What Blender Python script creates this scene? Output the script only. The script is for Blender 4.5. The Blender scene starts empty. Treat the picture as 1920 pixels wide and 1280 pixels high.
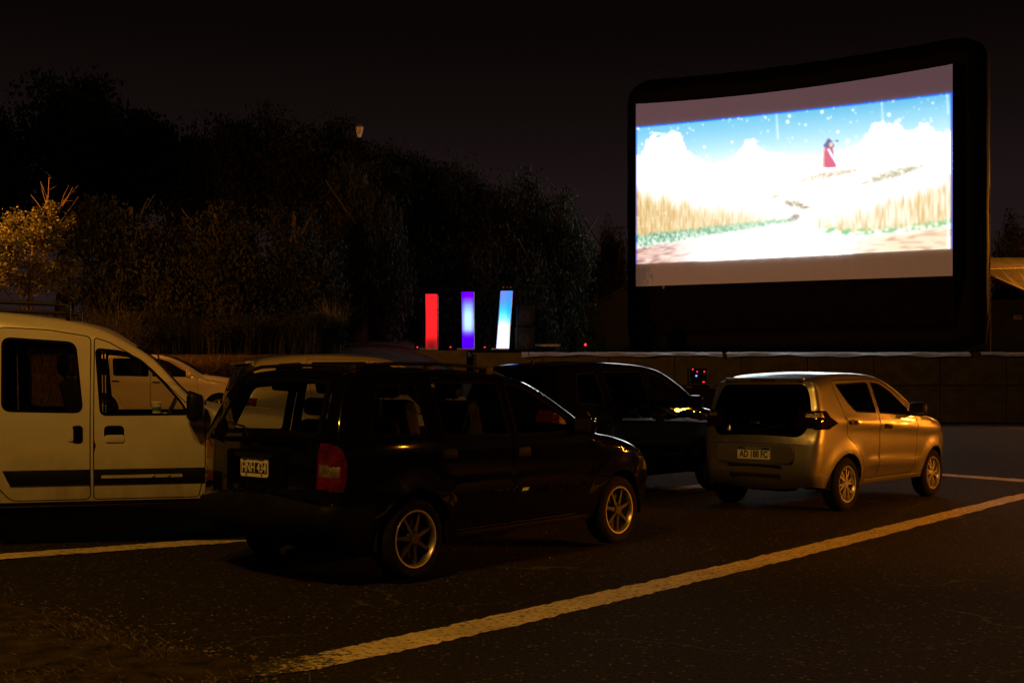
import bpy, bmesh, math, random
import numpy as np
from mathutils import Vector, Matrix, geometry
from math import radians, sin, cos, pi

random.seed(7)
RNG = np.random.default_rng(7)
scene = bpy.context.scene
COL = scene.collection

# ------------------------------------------------------------------ camera
CAM_H = 1.36
FPX = 2200.0            # focal length in pixels of the 1920 px wide photograph
HOR = 722.0             # row of the horizon
cam_d = bpy.data.cameras.new("camera")
cam_d.sensor_width = 36.0
cam_d.lens = 36.0 * FPX / 1920.0
cam_d.shift_y = (HOR - 640.0) / 1920.0
cam_d.clip_start = 0.05
cam_d.clip_end = 2000.0
cam = bpy.data.objects.new("camera", cam_d)
COL.objects.link(cam)
cam.location = (0, 0, CAM_H)
cam.rotation_euler = (radians(90), 0, 0)
scene.camera = cam

# ------------------------------------------------------------------ world: light polluted night sky
world = bpy.data.worlds.new("World")
scene.world = world
world.use_nodes = True
wn, wl = world.node_tree.nodes, world.node_tree.links
wn.clear()
w_out = wn.new("ShaderNodeOutputWorld")
w_bg = wn.new("ShaderNodeBackground")
w_geo = wn.new("ShaderNodeTexCoord")
w_sep = wn.new("ShaderNodeSeparateXYZ")
w_ramp = wn.new("ShaderNodeValToRGB")
wl.new(w_geo.outputs["Generated"], w_sep.inputs[0])
w_mapz = wn.new("ShaderNodeMath"); w_mapz.operation = 'MULTIPLY_ADD'
w_mapz.inputs[1].default_value = 1.0
w_mapz.inputs[2].default_value = 0.0
wl.new(w_sep.outputs["Z"], w_mapz.inputs[0])
wl.new(w_mapz.outputs[0], w_ramp.inputs[0])
cr = w_ramp.color_ramp
cr.elements[0].position = 0.0
cr.elements[0].color = (0.0190, 0.0105, 0.0112, 1)
cr.elements[1].position = 0.55
cr.elements[1].color = (0.0013, 0.0008, 0.0007, 1)
for p_, c_ in ((0.16, (0.0112, 0.0064, 0.0068)), (0.22, (0.0060, 0.0034, 0.0032)), (0.29, (0.0027, 0.0015, 0.0013))):
    e = cr.elements.new(p_); e.color = (*c_, 1)
wl.new(w_ramp.outputs[0], w_bg.inputs[0])
w_bg.inputs[1].default_value = 1.0
wl.new(w_bg.outputs[0], w_out.inputs[0])

# ------------------------------------------------------------------ exposure
scene.view_settings.view_transform = 'Standard'
scene.view_settings.look = 'None'
scene.view_settings.gamma = 1.0
scene.view_settings.exposure = 0.0
scene.view_settings.use_curve_mapping = False
scene.cycles.use_denoising = True
scene.cycles.max_bounces = 8
scene.cycles.transparent_max_bounces = 16
scene.cycles.sample_clamp_indirect = 4.0
scene.cycles.blur_glossy = 0.0

# lamp colours and powers (the lamps themselves are built with their posts further down)
SODIUM = (1.0, 0.33, 0.028)
DEEP = (1.0, 0.275, 0.013)
WARM = (1.0, 0.45, 0.052)
P_MAIN, P_SIDE, P_BACK, P_TREE, P_SHED = 6400.0, 2100.0, 1700.0, 3800.0, 4500.0

# ================================================================== helpers
def px(x, y, d):
    """a point of the place at distance d that the photograph shows at (x, y)"""
    return Vector(((x - 960.0) / FPX * d, d, CAM_H - (y - HOR) / FPX * d))

def ss(a, b, x):
    t = min(1.0, max(0.0, (x - a) / (b - a)))
    return t * t * (3 - 2 * t)

def gz(X, Y):
    """height of the ground"""
    L = ss(0.0, -4.0, X)
    z = L * (0.10 * ss(5, 9, Y) + 0.45 * ss(11, 27, Y))
    B = ss(3.0, -5.0, X)
    z += B * (1.75 * ss(28.0, 34.5, Y) + 1.2 * ss(34, 52, Y))
    return z

def ground_px(x, y):
    """ground point seen at pixel (x, y)"""
    z = 0.0
    for _ in range(12):
        d = FPX * (CAM_H - z) / (y - HOR)
        X = (x - 960.0) / FPX * d
        z = gz(X, d)
    return Vector((X, d, z))

def set_props(o, label=None, cat=None, group=None, kind=None):
    if label: o["label"] = label
    if cat: o["category"] = cat
    if group: o["group"] = group
    if kind: o["kind"] = kind
    return o

def link(o, parent=None):
    COL.objects.link(o)
    if parent is not None:
        o.parent = parent
    return o

def mesh_obj(name, verts, faces, mat=None, parent=None, smooth=False, sharp=None, loc=None):
    me = bpy.data.meshes.new(name)
    me.from_pydata([tuple(v) for v in verts], [], [tuple(f) for f in faces])
    if smooth:
        me.polygons.foreach_set("use_smooth", [True] * len(me.polygons))
        if sharp:
            me.set_sharp_from_angle(angle=radians(sharp))
    if mat is not None:
        me.materials.append(mat)
    me.update()
    o = bpy.data.objects.new(name, me)
    if loc is not None:
        o.location = loc
    return link(o, parent)

def bm_obj(name, bm, mat=None, parent=None, smooth=False, sharp=40, loc=None):
    me = bpy.data.meshes.new(name)
    bm.normal_update()
    bm.to_mesh(me)
    bm.free()
    if smooth:
        me.polygons.foreach_set("use_smooth", [True] * len(me.polygons))
        me.set_sharp_from_angle(angle=radians(sharp))
    if mat is not None:
        me.materials.append(mat)
    o = bpy.data.objects.new(name, me)
    if loc is not None:
        o.location = loc
    return link(o, parent)

def empty(name, loc=(0, 0, 0), rz=0.0, parent=None):
    o = bpy.data.objects.new(name, None)
    o.empty_display_size = 0.2
    o.location = loc
    o.rotation_euler = (0, 0, rz)
    return link(o, parent)

def add_box(bm, c, s, rot=None, bevel=0.0, seg=2):
    r = bmesh.ops.create_cube(bm, size=1.0)
    vs = r["verts"]
    bmesh.ops.scale(bm, vec=Vector(s), verts=vs)
    if bevel > 0:
        es = list({e for v in vs for e in v.link_edges})
        rb = bmesh.ops.bevel(bm, geom=es, offset=bevel, segments=seg, affect='EDGES', profile=0.5)
        vs = list({v for f in rb["faces"] for v in f.verts} | {v for v in vs if v.is_valid})
    if rot is not None:
        bmesh.ops.rotate(bm, cent=(0, 0, 0), matrix=rot, verts=vs)
    bmesh.ops.translate(bm, vec=Vector(c), verts=vs)
    return vs

def add_tube(bm, pts, radii, n=10, cap=True):
    pts = [Vector(p) for p in pts]
    if not hasattr(radii, "__len__"):
        radii = [radii] * len(pts)
    rings = []
    up = Vector((0, 0, 1))
    for i, p in enumerate(pts):
        a = pts[max(0, i - 1)]
        b = pts[min(len(pts) - 1, i + 1)]
        t = (b - a).normalized()
        u = t.cross(up)
        if u.length < 1e-3:
            u = t.cross(Vector((1, 0, 0)))
        u.normalize()
        v = u.cross(t)
        rings.append([bm.verts.new(p + (u * cos(2 * pi * k / n) + v * sin(2 * pi * k / n)) * radii[i]) for k in range(n)])
    for i in range(len(rings) - 1):
        for k in range(n):
            bm.faces.new((rings[i][k], rings[i][(k + 1) % n], rings[i + 1][(k + 1) % n], rings[i + 1][k]))
    if cap:
        bm.faces.new(rings[0])
        bm.faces.new(list(reversed(rings[-1])))

def add_lathe(bm, prof, n=48, axis='Y', closed=False, arc=(0, 2 * pi)):
    """prof: (r, a) pairs; spun about the axis"""
    full = abs(arc[1] - arc[0] - 2 * pi) < 1e-6
    m = n if full else n + 1
    rings = []
    for k in range(m):
        th = arc[0] + (arc[1] - arc[0]) * k / n
        ring = []
        for r, a in prof:
            if axis == 'Y':
                ring.append(bm.verts.new((r * cos(th), a, r * sin(th))))
            elif axis == 'Z':
                ring.append(bm.verts.new((r * cos(th), r * sin(th), a)))
        rings.append(ring)
    L = len(prof)
    for k in range(n):
        A, B = rings[k], rings[(k + 1) % m]
        for j in range(L if closed else L - 1):
            jj = (j + 1) % L
            try:
                bm.faces.new((A[j], A[jj], B[jj], B[j]))
            except ValueError:
                pass

def copy_tree(o, parent=None):
    c = o.copy()
    link(c, parent)
    for ch in list(o.children):
        copy_tree(ch, c)
    return c

# ================================================================== materials
MATS = {}
def nmat(name):
    m = bpy.data.materials.new(name)
    m.use_nodes = True
    m.node_tree.nodes.clear()
    MATS[name] = m
    return m, m.node_tree.nodes, m.node_tree.links

def principled(name, col, rough=0.5, metal=0.0, coat=0.0, noise=0.0, nscale=8.0, bump=0.0, bscale=60.0, spec=0.5, back=None, coat_rough=0.04, flake=0.0, trans=0.0):
    m, N, L = nmat(name)
    out = N.new("ShaderNodeOutputMaterial")
    b = N.new("ShaderNodeBsdfPrincipled")
    b.inputs["Base Color"].default_value = (*col, 1)
    b.inputs["Roughness"].default_value = rough
    b.inputs["Metallic"].default_value = metal
    b.inputs["Coat Weight"].default_value = coat
    b.inputs["Coat Roughness"].default_value = coat_rough
    b.inputs["Specular IOR Level"].default_value = spec
    if trans:
        b.inputs["Transmission Weight"].default_value = trans
    tc = N.new("ShaderNodeTexCoord")
    if noise > 0:
        nz = N.new("ShaderNodeTexNoise")
        nz.inputs["Scale"].default_value = nscale
        nz.inputs["Detail"].default_value = 6
        nz.inputs["Roughness"].default_value = 0.65
        L.new(tc.outputs["Object"], nz.inputs["Vector"])
        rp = N.new("ShaderNodeValToRGB")
        rp.color_ramp.elements[0].position = 0.3
        rp.color_ramp.elements[1].position = 0.72
        rp.color_ramp.elements[0].color = tuple(max(0, c * (1 - noise)) for c in col) + (1,)
        rp.color_ramp.elements[1].color = tuple(min(1, c * (1 + noise)) for c in col) + (1,)
        L.new(nz.outputs["Fac"], rp.inputs[0])
        L.new(rp.outputs[0], b.inputs["Base Color"])
        mr = N.new("ShaderNodeMapRange")
        mr.inputs["To Min"].default_value = max(0.0, rough - 0.12 * noise)
        mr.inputs["To Max"].default_value = min(1.0, rough + 0.3 * noise)
        L.new(nz.outputs["Fac"], mr.inputs["Value"])
        L.new(mr.outputs[0], b.inputs["Roughness"])
    if bump > 0 or flake > 0:
        n2 = N.new("ShaderNodeTexNoise")
        n2.inputs["Scale"].default_value = bscale
        n2.inputs["Detail"].default_value = 4
        L.new(tc.outputs["Object"], n2.inputs["Vector"])
        bp = N.new("ShaderNodeBump")
        bp.inputs["Strength"].default_value = bump
        bp.inputs["Distance"].default_value = 0.01
        L.new(n2.outputs["Fac"], bp.inputs["Height"])
        L.new(bp.outputs[0], b.inputs["Normal"])
    if back is not None:
        g = N.new("ShaderNodeNewGeometry")
        d = N.new("ShaderNodeBsdfDiffuse")
        d.inputs[0].default_value = (*back, 1)
        mx = N.new("ShaderNodeMixShader")
        L.new(g.outputs["Backfacing"], mx.inputs[0])
        L.new(b.outputs[0], mx.inputs[1])
        L.new(d.outputs[0], mx.inputs[2])
        L.new(mx.outputs[0], out.inputs[0])
    else:
        L.new(b.outputs[0], out.inputs[0])
    return m

def glass(name, tint, refl_ior=1.5, rough=0.0):
    m, N, L = nmat(name)
    out = N.new("ShaderNodeOutputMaterial")
    tr = N.new("ShaderNodeBsdfTransparent")
    tr.inputs[0].default_value = (*tint, 1)
    gl = N.new("ShaderNodeBsdfGlossy")
    gl.inputs["Color"].default_value = (1, 1, 1, 1)
    gl.inputs["Roughness"].default_value = rough
    fr = N.new("ShaderNodeFresnel")
    ge = N.new("ShaderNodeNewGeometry"); io = N.new("ShaderNodeMapRange")      # a pane is thin: the same index from both sides
    io.inputs[3].default_value = refl_ior; io.inputs[4].default_value = 1.0 / refl_ior
    L.new(ge.outputs["Backfacing"], io.inputs[0]); L.new(io.outputs[0], fr.inputs[0])
    mx = N.new("ShaderNodeMixShader")
    L.new(fr.outputs[0], mx.inputs[0])
    L.new(tr.outputs[0], mx.inputs[1])
    L.new(gl.outputs[0], mx.inputs[2])
    L.new(mx.outputs[0], out.inputs[0])
    return m

def emit(name, col, strength):
    m, N, L = nmat(name)
    out = N.new("ShaderNodeOutputMaterial")
    e = N.new("ShaderNodeEmission")
    e.inputs[0].default_value = (*col, 1)
    e.inputs[1].default_value = strength
    L.new(e.outputs[0], out.inputs[0])
    return m

DARKIN = (0.012, 0.012, 0.012)
M_white = principled("paint_white", (0.54, 0.52, 0.47), 0.32, coat=0.6, noise=0.06, nscale=3, back=DARKIN)
def add_grime(m, z0, z1, col, amt):
    N, L = m.node_tree.nodes, m.node_tree.links
    b = next(n for n in N if n.type == 'BSDF_PRINCIPLED')
    src = b.inputs["Base Color"].links[0].from_socket
    tc = N.new("ShaderNodeTexCoord"); sp = N.new("ShaderNodeSeparateXYZ"); L.new(tc.outputs["Object"], sp.inputs[0])
    nz = N.new("ShaderNodeTexNoise"); nz.inputs["Scale"].default_value = 5; nz.inputs["Detail"].default_value = 8; nz.inputs["Roughness"].default_value = .7
    mp = N.new("ShaderNodeMapping"); mp.inputs["Scale"].default_value = (1, 1, .35)
    L.new(tc.outputs["Object"], mp.inputs[0]); L.new(mp.outputs[0], nz.inputs["Vector"])
    mz = N.new("ShaderNodeMapRange"); mz.inputs[1].default_value = z1; mz.inputs[2].default_value = z0; L.new(sp.outputs["Z"], mz.inputs[0])
    mn = N.new("ShaderNodeMapRange"); mn.inputs[1].default_value = .35; mn.inputs[2].default_value = .75; L.new(nz.outputs["Fac"], mn.inputs[0])
    mu = N.new("ShaderNodeMath"); mu.operation = 'MULTIPLY'; L.new(mz.outputs[0], mu.inputs[0]); L.new(mn.outputs[0], mu.inputs[1])
    m2 = N.new("ShaderNodeMath"); m2.operation = 'MULTIPLY'; m2.inputs[1].default_value = amt; L.new(mu.outputs[0], m2.inputs[0])
    mx = N.new("ShaderNodeMixRGB"); mx.inputs[2].default_value = (*col, 1)
    L.new(m2.outputs[0], mx.inputs[0]); L.new(src, mx.inputs[1]); L.new(mx.outputs[0], b.inputs["Base Color"])
add_grime(M_white, .30, .95, (.16, .12, .08), .8)
M_white2 = principled("paint_white_far", (0.68, 0.66, 0.62), 0.3, coat=0.7, noise=0.05, nscale=3, back=DARKIN)
M_black = principled("paint_black", (0.0032, 0.0031, 0.0033), 0.06, noise=0.10, nscale=5, spec=.5, back=DARKIN)
M_black2 = principled("paint_black_clean", (0.0022, 0.0022, 0.0030), 0.03, spec=.5, back=DARKIN)
M_gold = principled("paint_silver_beige", (0.38, 0.37, 0.355), 0.34, metal=0.85, coat=1.0, noise=0.05, nscale=4, back=DARKIN, coat_rough=0.03)
M_silver = principled("paint_silver", (0.46, 0.45, 0.43), 0.35, metal=0.4, coat=0.9, noise=0.05, nscale=4, back=DARKIN)
M_trim = principled("black_trim", (0.006, 0.006, 0.006), 0.5, spec=.25, bump=0.15, bscale=300)
M_trim_dusty = principled("dusty_trim", (0.006, 0.0055, 0.005), 0.55, spec=.15, noise=0.5, nscale=9, bump=0.15, bscale=200)
M_seal = principled("rubber_seal", (0.003, 0.003, 0.003), 0.7, spec=.04)
M_tyre = principled("tyre_rubber", (0.010, 0.009, 0.008), 0.85, spec=.15, noise=0.4, nscale=14, bump=0.3, bscale=90)
M_alloy = principled("alloy", (0.55, 0.54, 0.52), 0.33, metal=0.9, noise=0.18, nscale=12)
M_alloy_dark = principled("alloy_dark", (0.06, 0.058, 0.055), 0.45, metal=0.8, noise=0.3, nscale=12)
M_drum = principled("brake_dark", (0.016, 0.014, 0.012), 0.6, metal=0.3)
M_chrome = principled("chrome", (0.6, 0.6, 0.6), 0.12, metal=1.0)
M_red_lens = principled("red_lens", (0.10, 0.0025, 0.003), 0.2, coat=1.0, noise=.75, nscale=14, bump=0.6, bscale=38)
M_smoke_lens = principled("smoked_lens", (.009, .0018, .0018), .08, coat=1.0)
M_clear_lens = principled("clear_lens", (0.30, 0.25, 0.17), 0.16, metal=0.6, coat=1.0, noise=.5, nscale=24, bump=0.9, bscale=55)
M_plate_white = principled("plate_white", (0.72, 0.72, 0.70), 0.4)
M_plate_black = principled("plate_black", (0.01, 0.01, 0.012), 0.4)
M_plate_blue = principled("plate_blue", (0.02, 0.05, 0.25), 0.4)
M_seat = principled("seat_cloth", (0.045, 0.042, 0.045), 0.9, noise=0.25, nscale=20)
M_seat_tan = principled("seat_cloth_tan", (0.13, 0.085, 0.05), 0.9, noise=0.25, nscale=20)
M_dash = principled("dash_plastic", (0.015, 0.015, 0.016), 0.6)
G_clear = glass("glass_clear", (0.88, 0.89, 0.87), 1.45)
G_grey = glass("glass_grey", (0.74, 0.75, 0.74), 1.5)
G_tint = glass("glass_tinted", (0.32, 0.33, 0.33), 1.5)
G_dark = glass("glass_dark", (0.05, 0.05, 0.055), 1.5)
# ================================================================== car building
def in_poly(P, poly):
    x, y = P[:, 0], P[:, 1]
    c = np.zeros(len(P), bool)
    q = np.asarray(poly)
    n = len(q)
    j = n - 1
    for i in range(n):
        xi, yi = q[i]; xj, yj = q[j]
        if yi != yj:
            k = ((yi > y) != (yj > y)) & (x < (xj - xi) * (y - yi) / (yj - yi) + xi)
            c ^= k
        j = i
    return c

def area2(q):
    q = np.asarray(q)
    return np.sum(q[:, 0] * np.roll(q[:, 1], -1) - np.roll(q[:, 0], -1) * q[:, 1])

def ccw(q):
    return list(q) if area2(q) > 0 else list(reversed(q))

def round_poly(poly, r, n=5):
    poly = [np.array(p, float) for p in ccw(poly)]
    out = []
    m = len(poly)
    for i in range(m):
        a, b, c = poly[i - 1], poly[i], poly[(i + 1) % m]
        la, lc = np.linalg.norm(a - b), np.linalg.norm(c - b)
        rr = min(r, 0.45 * la, 0.45 * lc)
        p0 = b + (a - b) / la * rr
        p1 = b + (c - b) / lc * rr
        for k in range(n + 1):
            t = k / n
            out.append((1 - t) ** 2 * p0 + 2 * t * (1 - t) * b + t * t * p1)
    return [tuple(p) for p in out]

def resample(poly, sp, closed=True):
    out = []
    m = len(poly)
    for i in range(m if closed else m - 1):
        a = np.array(poly[i], float); b = np.array(poly[(i + 1) % m], float)
        L = np.linalg.norm(b - a)
        if L < 1e-6:
            continue
        k = max(1, int(math.ceil(L / sp)))
        for s in range(k):
            out.append(tuple(a + (b - a) * s / k))
    if not closed:
        out.append(tuple(poly[-1]))
    return out

def inset(poly, d):
    q = np.array(ccw(poly), float)
    e0 = q - np.roll(q, 1, axis=0)
    e1 = np.roll(q, -1, axis=0) - q
    def nrm(e):
        n = np.stack([-e[:, 1], e[:, 0]], 1)
        return n / np.maximum(np.linalg.norm(n, axis=1, keepdims=True), 1e-9)
    n = nrm(e0) + nrm(e1)
    ln = np.linalg.norm(n, axis=1, keepdims=True)
    n = n / np.maximum(ln, 1e-6)
    k = np.clip(2.0 / np.maximum(ln, 0.8), 1, 1.6)
    return [tuple(p) for p in q + n * d * k]

def catmull(pts, sp):
    """centripetal-ish smooth curve through rows of pts (first two columns are position)"""
    P = np.array(pts, float)
    P = np.vstack([2 * P[0] - P[1], P, 2 * P[-1] - P[-2]])
    out = []
    for i in range(1, len(P) - 2):
        p0, p1, p2, p3 = P[i - 1], P[i], P[i + 1], P[i + 2]
        L = np.linalg.norm(p2[:2] - p1[:2])
        k = max(2, int(math.ceil(L / sp)))
        d0 = np.linalg.norm(p1[:2] - p0[:2]); d1 = max(L, 1e-6); d2 = np.linalg.norm(p3[:2] - p2[:2])
        m1 = (p2 - p0) / (d0 + d1) * d1
        m2 = (p3 - p1) / (d1 + d2) * d1
        for s in range(k):
            t = s / k
            h00 = 2 * t ** 3 - 3 * t ** 2 + 1; h10 = t ** 3 - 2 * t ** 2 + t
            h01 = -2 * t ** 3 + 3 * t ** 2; h11 = t ** 3 - t ** 2
            out.append(h00 * p1 + h10 * m1 + h01 * p2 + h11 * m2)
    out.append(P[-2])
    return np.array(out)

def cdt(outer, loops, sp, extra=None):
    V, E = [], []
    def addloop(lp):
        b = len(V)
        for p in lp:
            V.append(p)
        n = len(lp)
        for i in range(n):
            E.append((b + i, b + (i + 1) % n))
    addloop(outer)
    for lp in loops:
        addloop(lp)
    A = np.array(V)
    lo, hi = np.array(outer).min(0), np.array(outer).max(0)
    G = []
    j = 0
    y = lo[1] + sp * 0.4
    while y < hi[1]:
        xs = np.arange(lo[0] + (sp * 0.5 if j % 2 else 0.0), hi[0], sp)
        G.append(np.stack([xs, np.full_like(xs, y)], 1))
        y += sp * 0.866
        j += 1
    G = np.vstack(G)
    G = G[in_poly(G, outer)]
    if extra is not None and len(extra):
        X = np.array(extra)
        X = X[in_poly(X, outer)]
        if len(X):
            d = np.sqrt(((G[:, None, :] - X[None, :, :]) ** 2).sum(2)).min(1)
            G = G[d > sp * 0.45]
            d = np.sqrt(((X[:, None, :] - A[None, :, :]) ** 2).sum(2)).min(1)
            X = X[d > 0.004]
            G = np.vstack([G, X])
    if len(G):
        d = np.sqrt(((G[:, None, :] - A[None, :, :]) ** 2).sum(2)).min(1)
        keep = d > sp * 0.38
        if extra is not None and len(extra):
            keep[-len(X):] = d[-len(X):] > 0.004
        G = G[keep]
        V = V + [tuple(p) for p in G]
    r = geometry.delaunay_2d_cdt([Vector(p) for p in V], E, [], 0, 1e-6)
    P = np.array([tuple(v) for v in r[0]])
    T = np.array([tuple(f) for f in r[2]])
    C = P[T].mean(1)
    k = in_poly(C, outer)
    T, C = T[k], C[k]
    # drop degenerate triangles
    a = P[T[:, 1]] - P[T[:, 0]]; b = P[T[:, 2]] - P[T[:, 0]]
    ar = a[:, 0] * b[:, 1] - a[:, 1] * b[:, 0]
    k = np.abs(ar) > 1e-9
    T, C, ar = T[k], C[k], ar[k]
    T[ar < 0] = T[ar < 0][:, ::-1]
    return P, T, C

class Car:
    def __init__(self, name, label, cat, loc, yaw, paint, prof, W, zb, zs, wheels, Ra, R, tb=0.30, tc=0.10, low=0.07,
                 pf=0.16, pr=0.10, xf0=None, xr0=None, flare=0.0, crease=None, crown=None, group=None, sp=0.065):
        self.root = empty(name, loc, yaw)
        set_props(self.root, label, cat, group)
        self.paint = paint
        self.W, self.zb, self.zs, self.Ra, self.R = W, zb, zs, Ra, R
        self.tb, self.tc, self.low, self.pf, self.pr = tb, tc, low, pf, pr
        self.wheels = wheels
        self.flare, self.crease = flare, crease
        C = catmull(prof, 0.045)          # x, z, radius, crown
        self.C = C
        d = np.r_[0, np.cumsum(np.linalg.norm(np.diff(C[:, :2], axis=0), axis=1))]
        self.t = d
        self.xF, self.xR = C[:, 0].max(), C[:, 0].min()
        self.xf0 = xf0 if xf0 is not None else wheels[1] - 0.2
        self.xr0 = xr0 if xr0 is not None else wheels[0] + 0.3
        tg = np.gradient(C[:, :2], axis=0)
        tg /= np.linalg.norm(tg, axis=1, keepdims=True)
        self.nrm = np.stack([-tg[:, 1], tg[:, 0]], 1)
        # front-bottom -> over roof -> rear-bottom: outward is to the right of travel... keep the sign that points away from the middle
        mid = np.array([C[:, 0].mean(), 0.6])
        s = np.sign(((C[:, :2] - mid) * self.nrm).sum(1).sum())
        self.nrm *= s
        self.sp = sp
        self.regs = []
        self.objs = {}

    def base(self, x, z):
        x = np.asarray(x, float); z = np.asarray(z, float)
        zm = 0.72 * self.zb
        w = np.full_like(x, self.W)
        tl = np.clip((zm - z) / (zm - self.zs), 0, 1.3)
        w = w - self.low * tl ** 2
        q = z - self.zb
        h = 0.5 * (q + np.sqrt(q * q + 0.03 ** 2))
        w = w - self.tb * h - self.tc * h * h
        a = np.clip((x - self.xf0) / (self.xF - self.xf0), 0, 1)
        w = w - self.pf * a ** 2.3
        b = np.clip((self.xr0 - x) / (self.xr0 - self.xR), 0, 1)
        w = w - self.pr * b ** 2.3
        if self.flare:
            for xa in self.wheels:
                rho = np.sqrt((x - xa) ** 2 + (z - self.R) ** 2)
                w = w + self.flare * np.exp(-((rho - self.Ra - 0.02) / 0.07) ** 2)
        if self.crease:
            for (x0, z0, x1, z1, amp, wid) in self.crease:
                zc = z0 + (z1 - z0) * (x - x0) / (x1 - x0)
                f = np.clip((x - x0) / 0.25, 0, 1) * np.clip((x1 - x) / 0.25, 0, 1)
                u = (z - zc) / wid
                w = w + amp * f * np.exp(-np.abs(u) ** 1.5) 
        return w

    def S(self, x, z):
        x = np.asarray(x, float); z = np.asarray(z, float)
        P = np.stack([x, z], 1)
        A = self.C[:-1, :2]; B = self.C[1:, :2]
        AB = B - A
        L2 = (AB ** 2).sum(1)
        AP = P[:, None, :] - A[None]
        u = np.clip((AP * AB[None]).sum(2) / L2[None], 0, 1)
        D = np.sqrt(((AP - u[..., None] * AB[None]) ** 2).sum(2))
        i = D.argmin(1)
        dl = D[np.arange(len(P)), i]
        uu = u[np.arange(len(P)), i]
        r = self.C[i, 2] * (1 - uu) + self.C[i + 1, 2] * uu
        k = np.clip(1 - dl / np.maximum(r, 1e-4), 0, 1)
        return self.base(x, z) - r * (1 - np.sqrt(np.maximum(0, 1 - k * k)))

    def t_of(self, p):
        d = ((self.C[:, :2] - np.array(p)) ** 2).sum(1)
        return self.t[d.argmin()]

    def strip3(self, T, Y):
        T = np.asarray(T, float); Y = np.asarray(Y, float)
        x = np.interp(T, self.t, self.C[:, 0]); z = np.interp(T, self.t, self.C[:, 1])
        r = np.interp(T, self.t, self.C[:, 2]); c = np.interp(T, self.t, self.C[:, 3])
        nx = np.interp(T, self.t, self.nrm[:, 0]); nz = np.interp(T, self.t, self.nrm[:, 1])
        w = self.base(x, z) - r
        s = np.clip(Y / w, -1, 1)
        k = c * (1 - s * s)
        return np.stack([x + nx * k, Y, z + nz * k], 1), np.stack([nx, 0 * nx, nz], 1)

    def sp3(self, p, y, off=0.0):
        a, n = self.strip3([self.t_of(p)], [y])
        return Vector(a[0]) + Vector(n[0]) * off

    def side(self, rid, name, poly, mat, parent=None, gap=0.0, push=0.0, seal=0.0, rnd=0.0, both=True):
        self.regs.append(dict(rid=rid, name=name, dom='side', poly=round_poly(poly, rnd) if rnd else ccw(poly), mat=mat, parent=parent, gap=gap, push=push, seal=seal))

    def strip(self, rid, name, poly, mat, parent=None, gap=0.0, push=0.0, seal=0.0, rnd=0.0, mirror=False):
        q = [(self.t_of(p), y) for p, y in poly]
        q = round_poly(q, rnd) if rnd else ccw(q)
        self.regs.append(dict(rid=rid, name=name, dom='strip', poly=q, mat=mat, parent=parent, gap=gap, push=push, seal=seal, sgn=0 if not mirror else 1))
        if mirror:
            q2 = ccw([(a, -b) for a, b in q])
            self.regs.append(dict(rid=rid, name=name, dom='strip', poly=q2, mat=mat, parent=parent, gap=gap, push=push, seal=seal, sgn=-1))

    def build(self):
        C = self.C
        acc = {}     # (rid, sgn, 'main'|'seal') -> (verts list, tris list)
        def push(key, P3, T, flip):
            v, f = acc.setdefault(key, ([], []))
            used = np.unique(T)
            mp = -np.ones(len(P3), int)
            mp[used] = np.arange(len(used)) + len(v)
            v.extend(map(tuple, P3[used]))
            TT = mp[T]
            if flip:
                TT = TT[:, ::-1]
            f.extend(map(tuple, TT))
        # ---- the sides
        sil = [tuple(p) for p in C[:, :2]]                     # front bottom .. rear bottom
        bot = []
        xr, zr = sil[-1]
        xa, xb = self.wheels
        def arch(xc):
            h = math.asin(min(1, max(-1, (self.zs - self.R) / self.Ra)))
            return [(xc - self.Ra * cos(a), self.R + self.Ra * sin(a)) for a in np.linspace(h, pi - h, 26)]
        ar, af = arch(xa), arch(xb)
        bot += resample([sil[-1], ar[0]], 0.06, closed=False)[1:-1] + ar
        bot += resample([ar[-1], af[0]], 0.06, closed=False)[1:-1] + af
        bot += resample([af[-1], sil[0]], 0.06, closed=False)[1:-1]
        outer = sil + bot
        extra = []
        n = self.nrm
        for th in (15, 30, 48, 68):
            k = (1 - cos(radians(th)))
            for i in range(1, len(C) - 1):
                extra.append((C[i, 0] - n[i, 0] * C[i, 2] * k, C[i, 1] - n[i, 1] * C[i, 2] * k))
        def run(dom, outer, extra, sp):
            regs = [r for r in self.regs if r['dom'] == dom]
            loops = []
            for r in regs:
                q = resample(r['poly'], 0.05)
                r['l0'] = q
                loops.append(q)
                r['l1'] = q
                if r['gap'] > 0:
                    r['l1'] = inset(q, r['gap']); loops.append(r['l1'])
                r['l2'] = r['l1']
                if r['seal'] > 0:
                    r['l2'] = inset(q, r['gap'] + r['seal']); loops.append(r['l2'])
            P, T, Cn = cdt(outer, loops, sp, extra)
            cls = np.full(len(T), -1)
            sub = np.zeros(len(T), int)
            for k in range(len(regs) - 1, -1, -1):   # earlier regions win
                r = regs[k]
                m0 = in_poly(Cn, r['l0'])
                cls[m0] = k
                sub[m0] = 2                          # in the gap: dropped
                m1 = in_poly(Cn, r['l1'])
                sub[m1] = 1
                m2 = in_poly(Cn, r['l2'])
                sub[m2] = 0
            return regs, P, T, cls, sub
        regs, P, T, cls, sub = run('side', outer, extra, self.sp)
        Sy = self.S(P[:, 0], P[:, 1])
        for sg in (-1, 1):
            P3 = np.stack([P[:, 0], sg * Sy, P[:, 1]], 1)
            flip = sg > 0
            push(('body', 0, 'main'), P3, T[cls == -1], flip)
            for k, r in enumerate(regs):
                Q = P3.copy(); Q[:, 1] += sg * r['push']
                m = (cls == k) & (sub == 0)
                if m.any(): push((r['rid'], sg, 'main'), Q, T[m], flip)
                m = (cls == k) & (sub == 1)
                if m.any(): push((r['rid'], sg, 'seal'), P3, T[m], flip)
        # ---- the strip over the middle
        w = self.base(C[:, 0], C[:, 1]) - C[:, 2]
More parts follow.
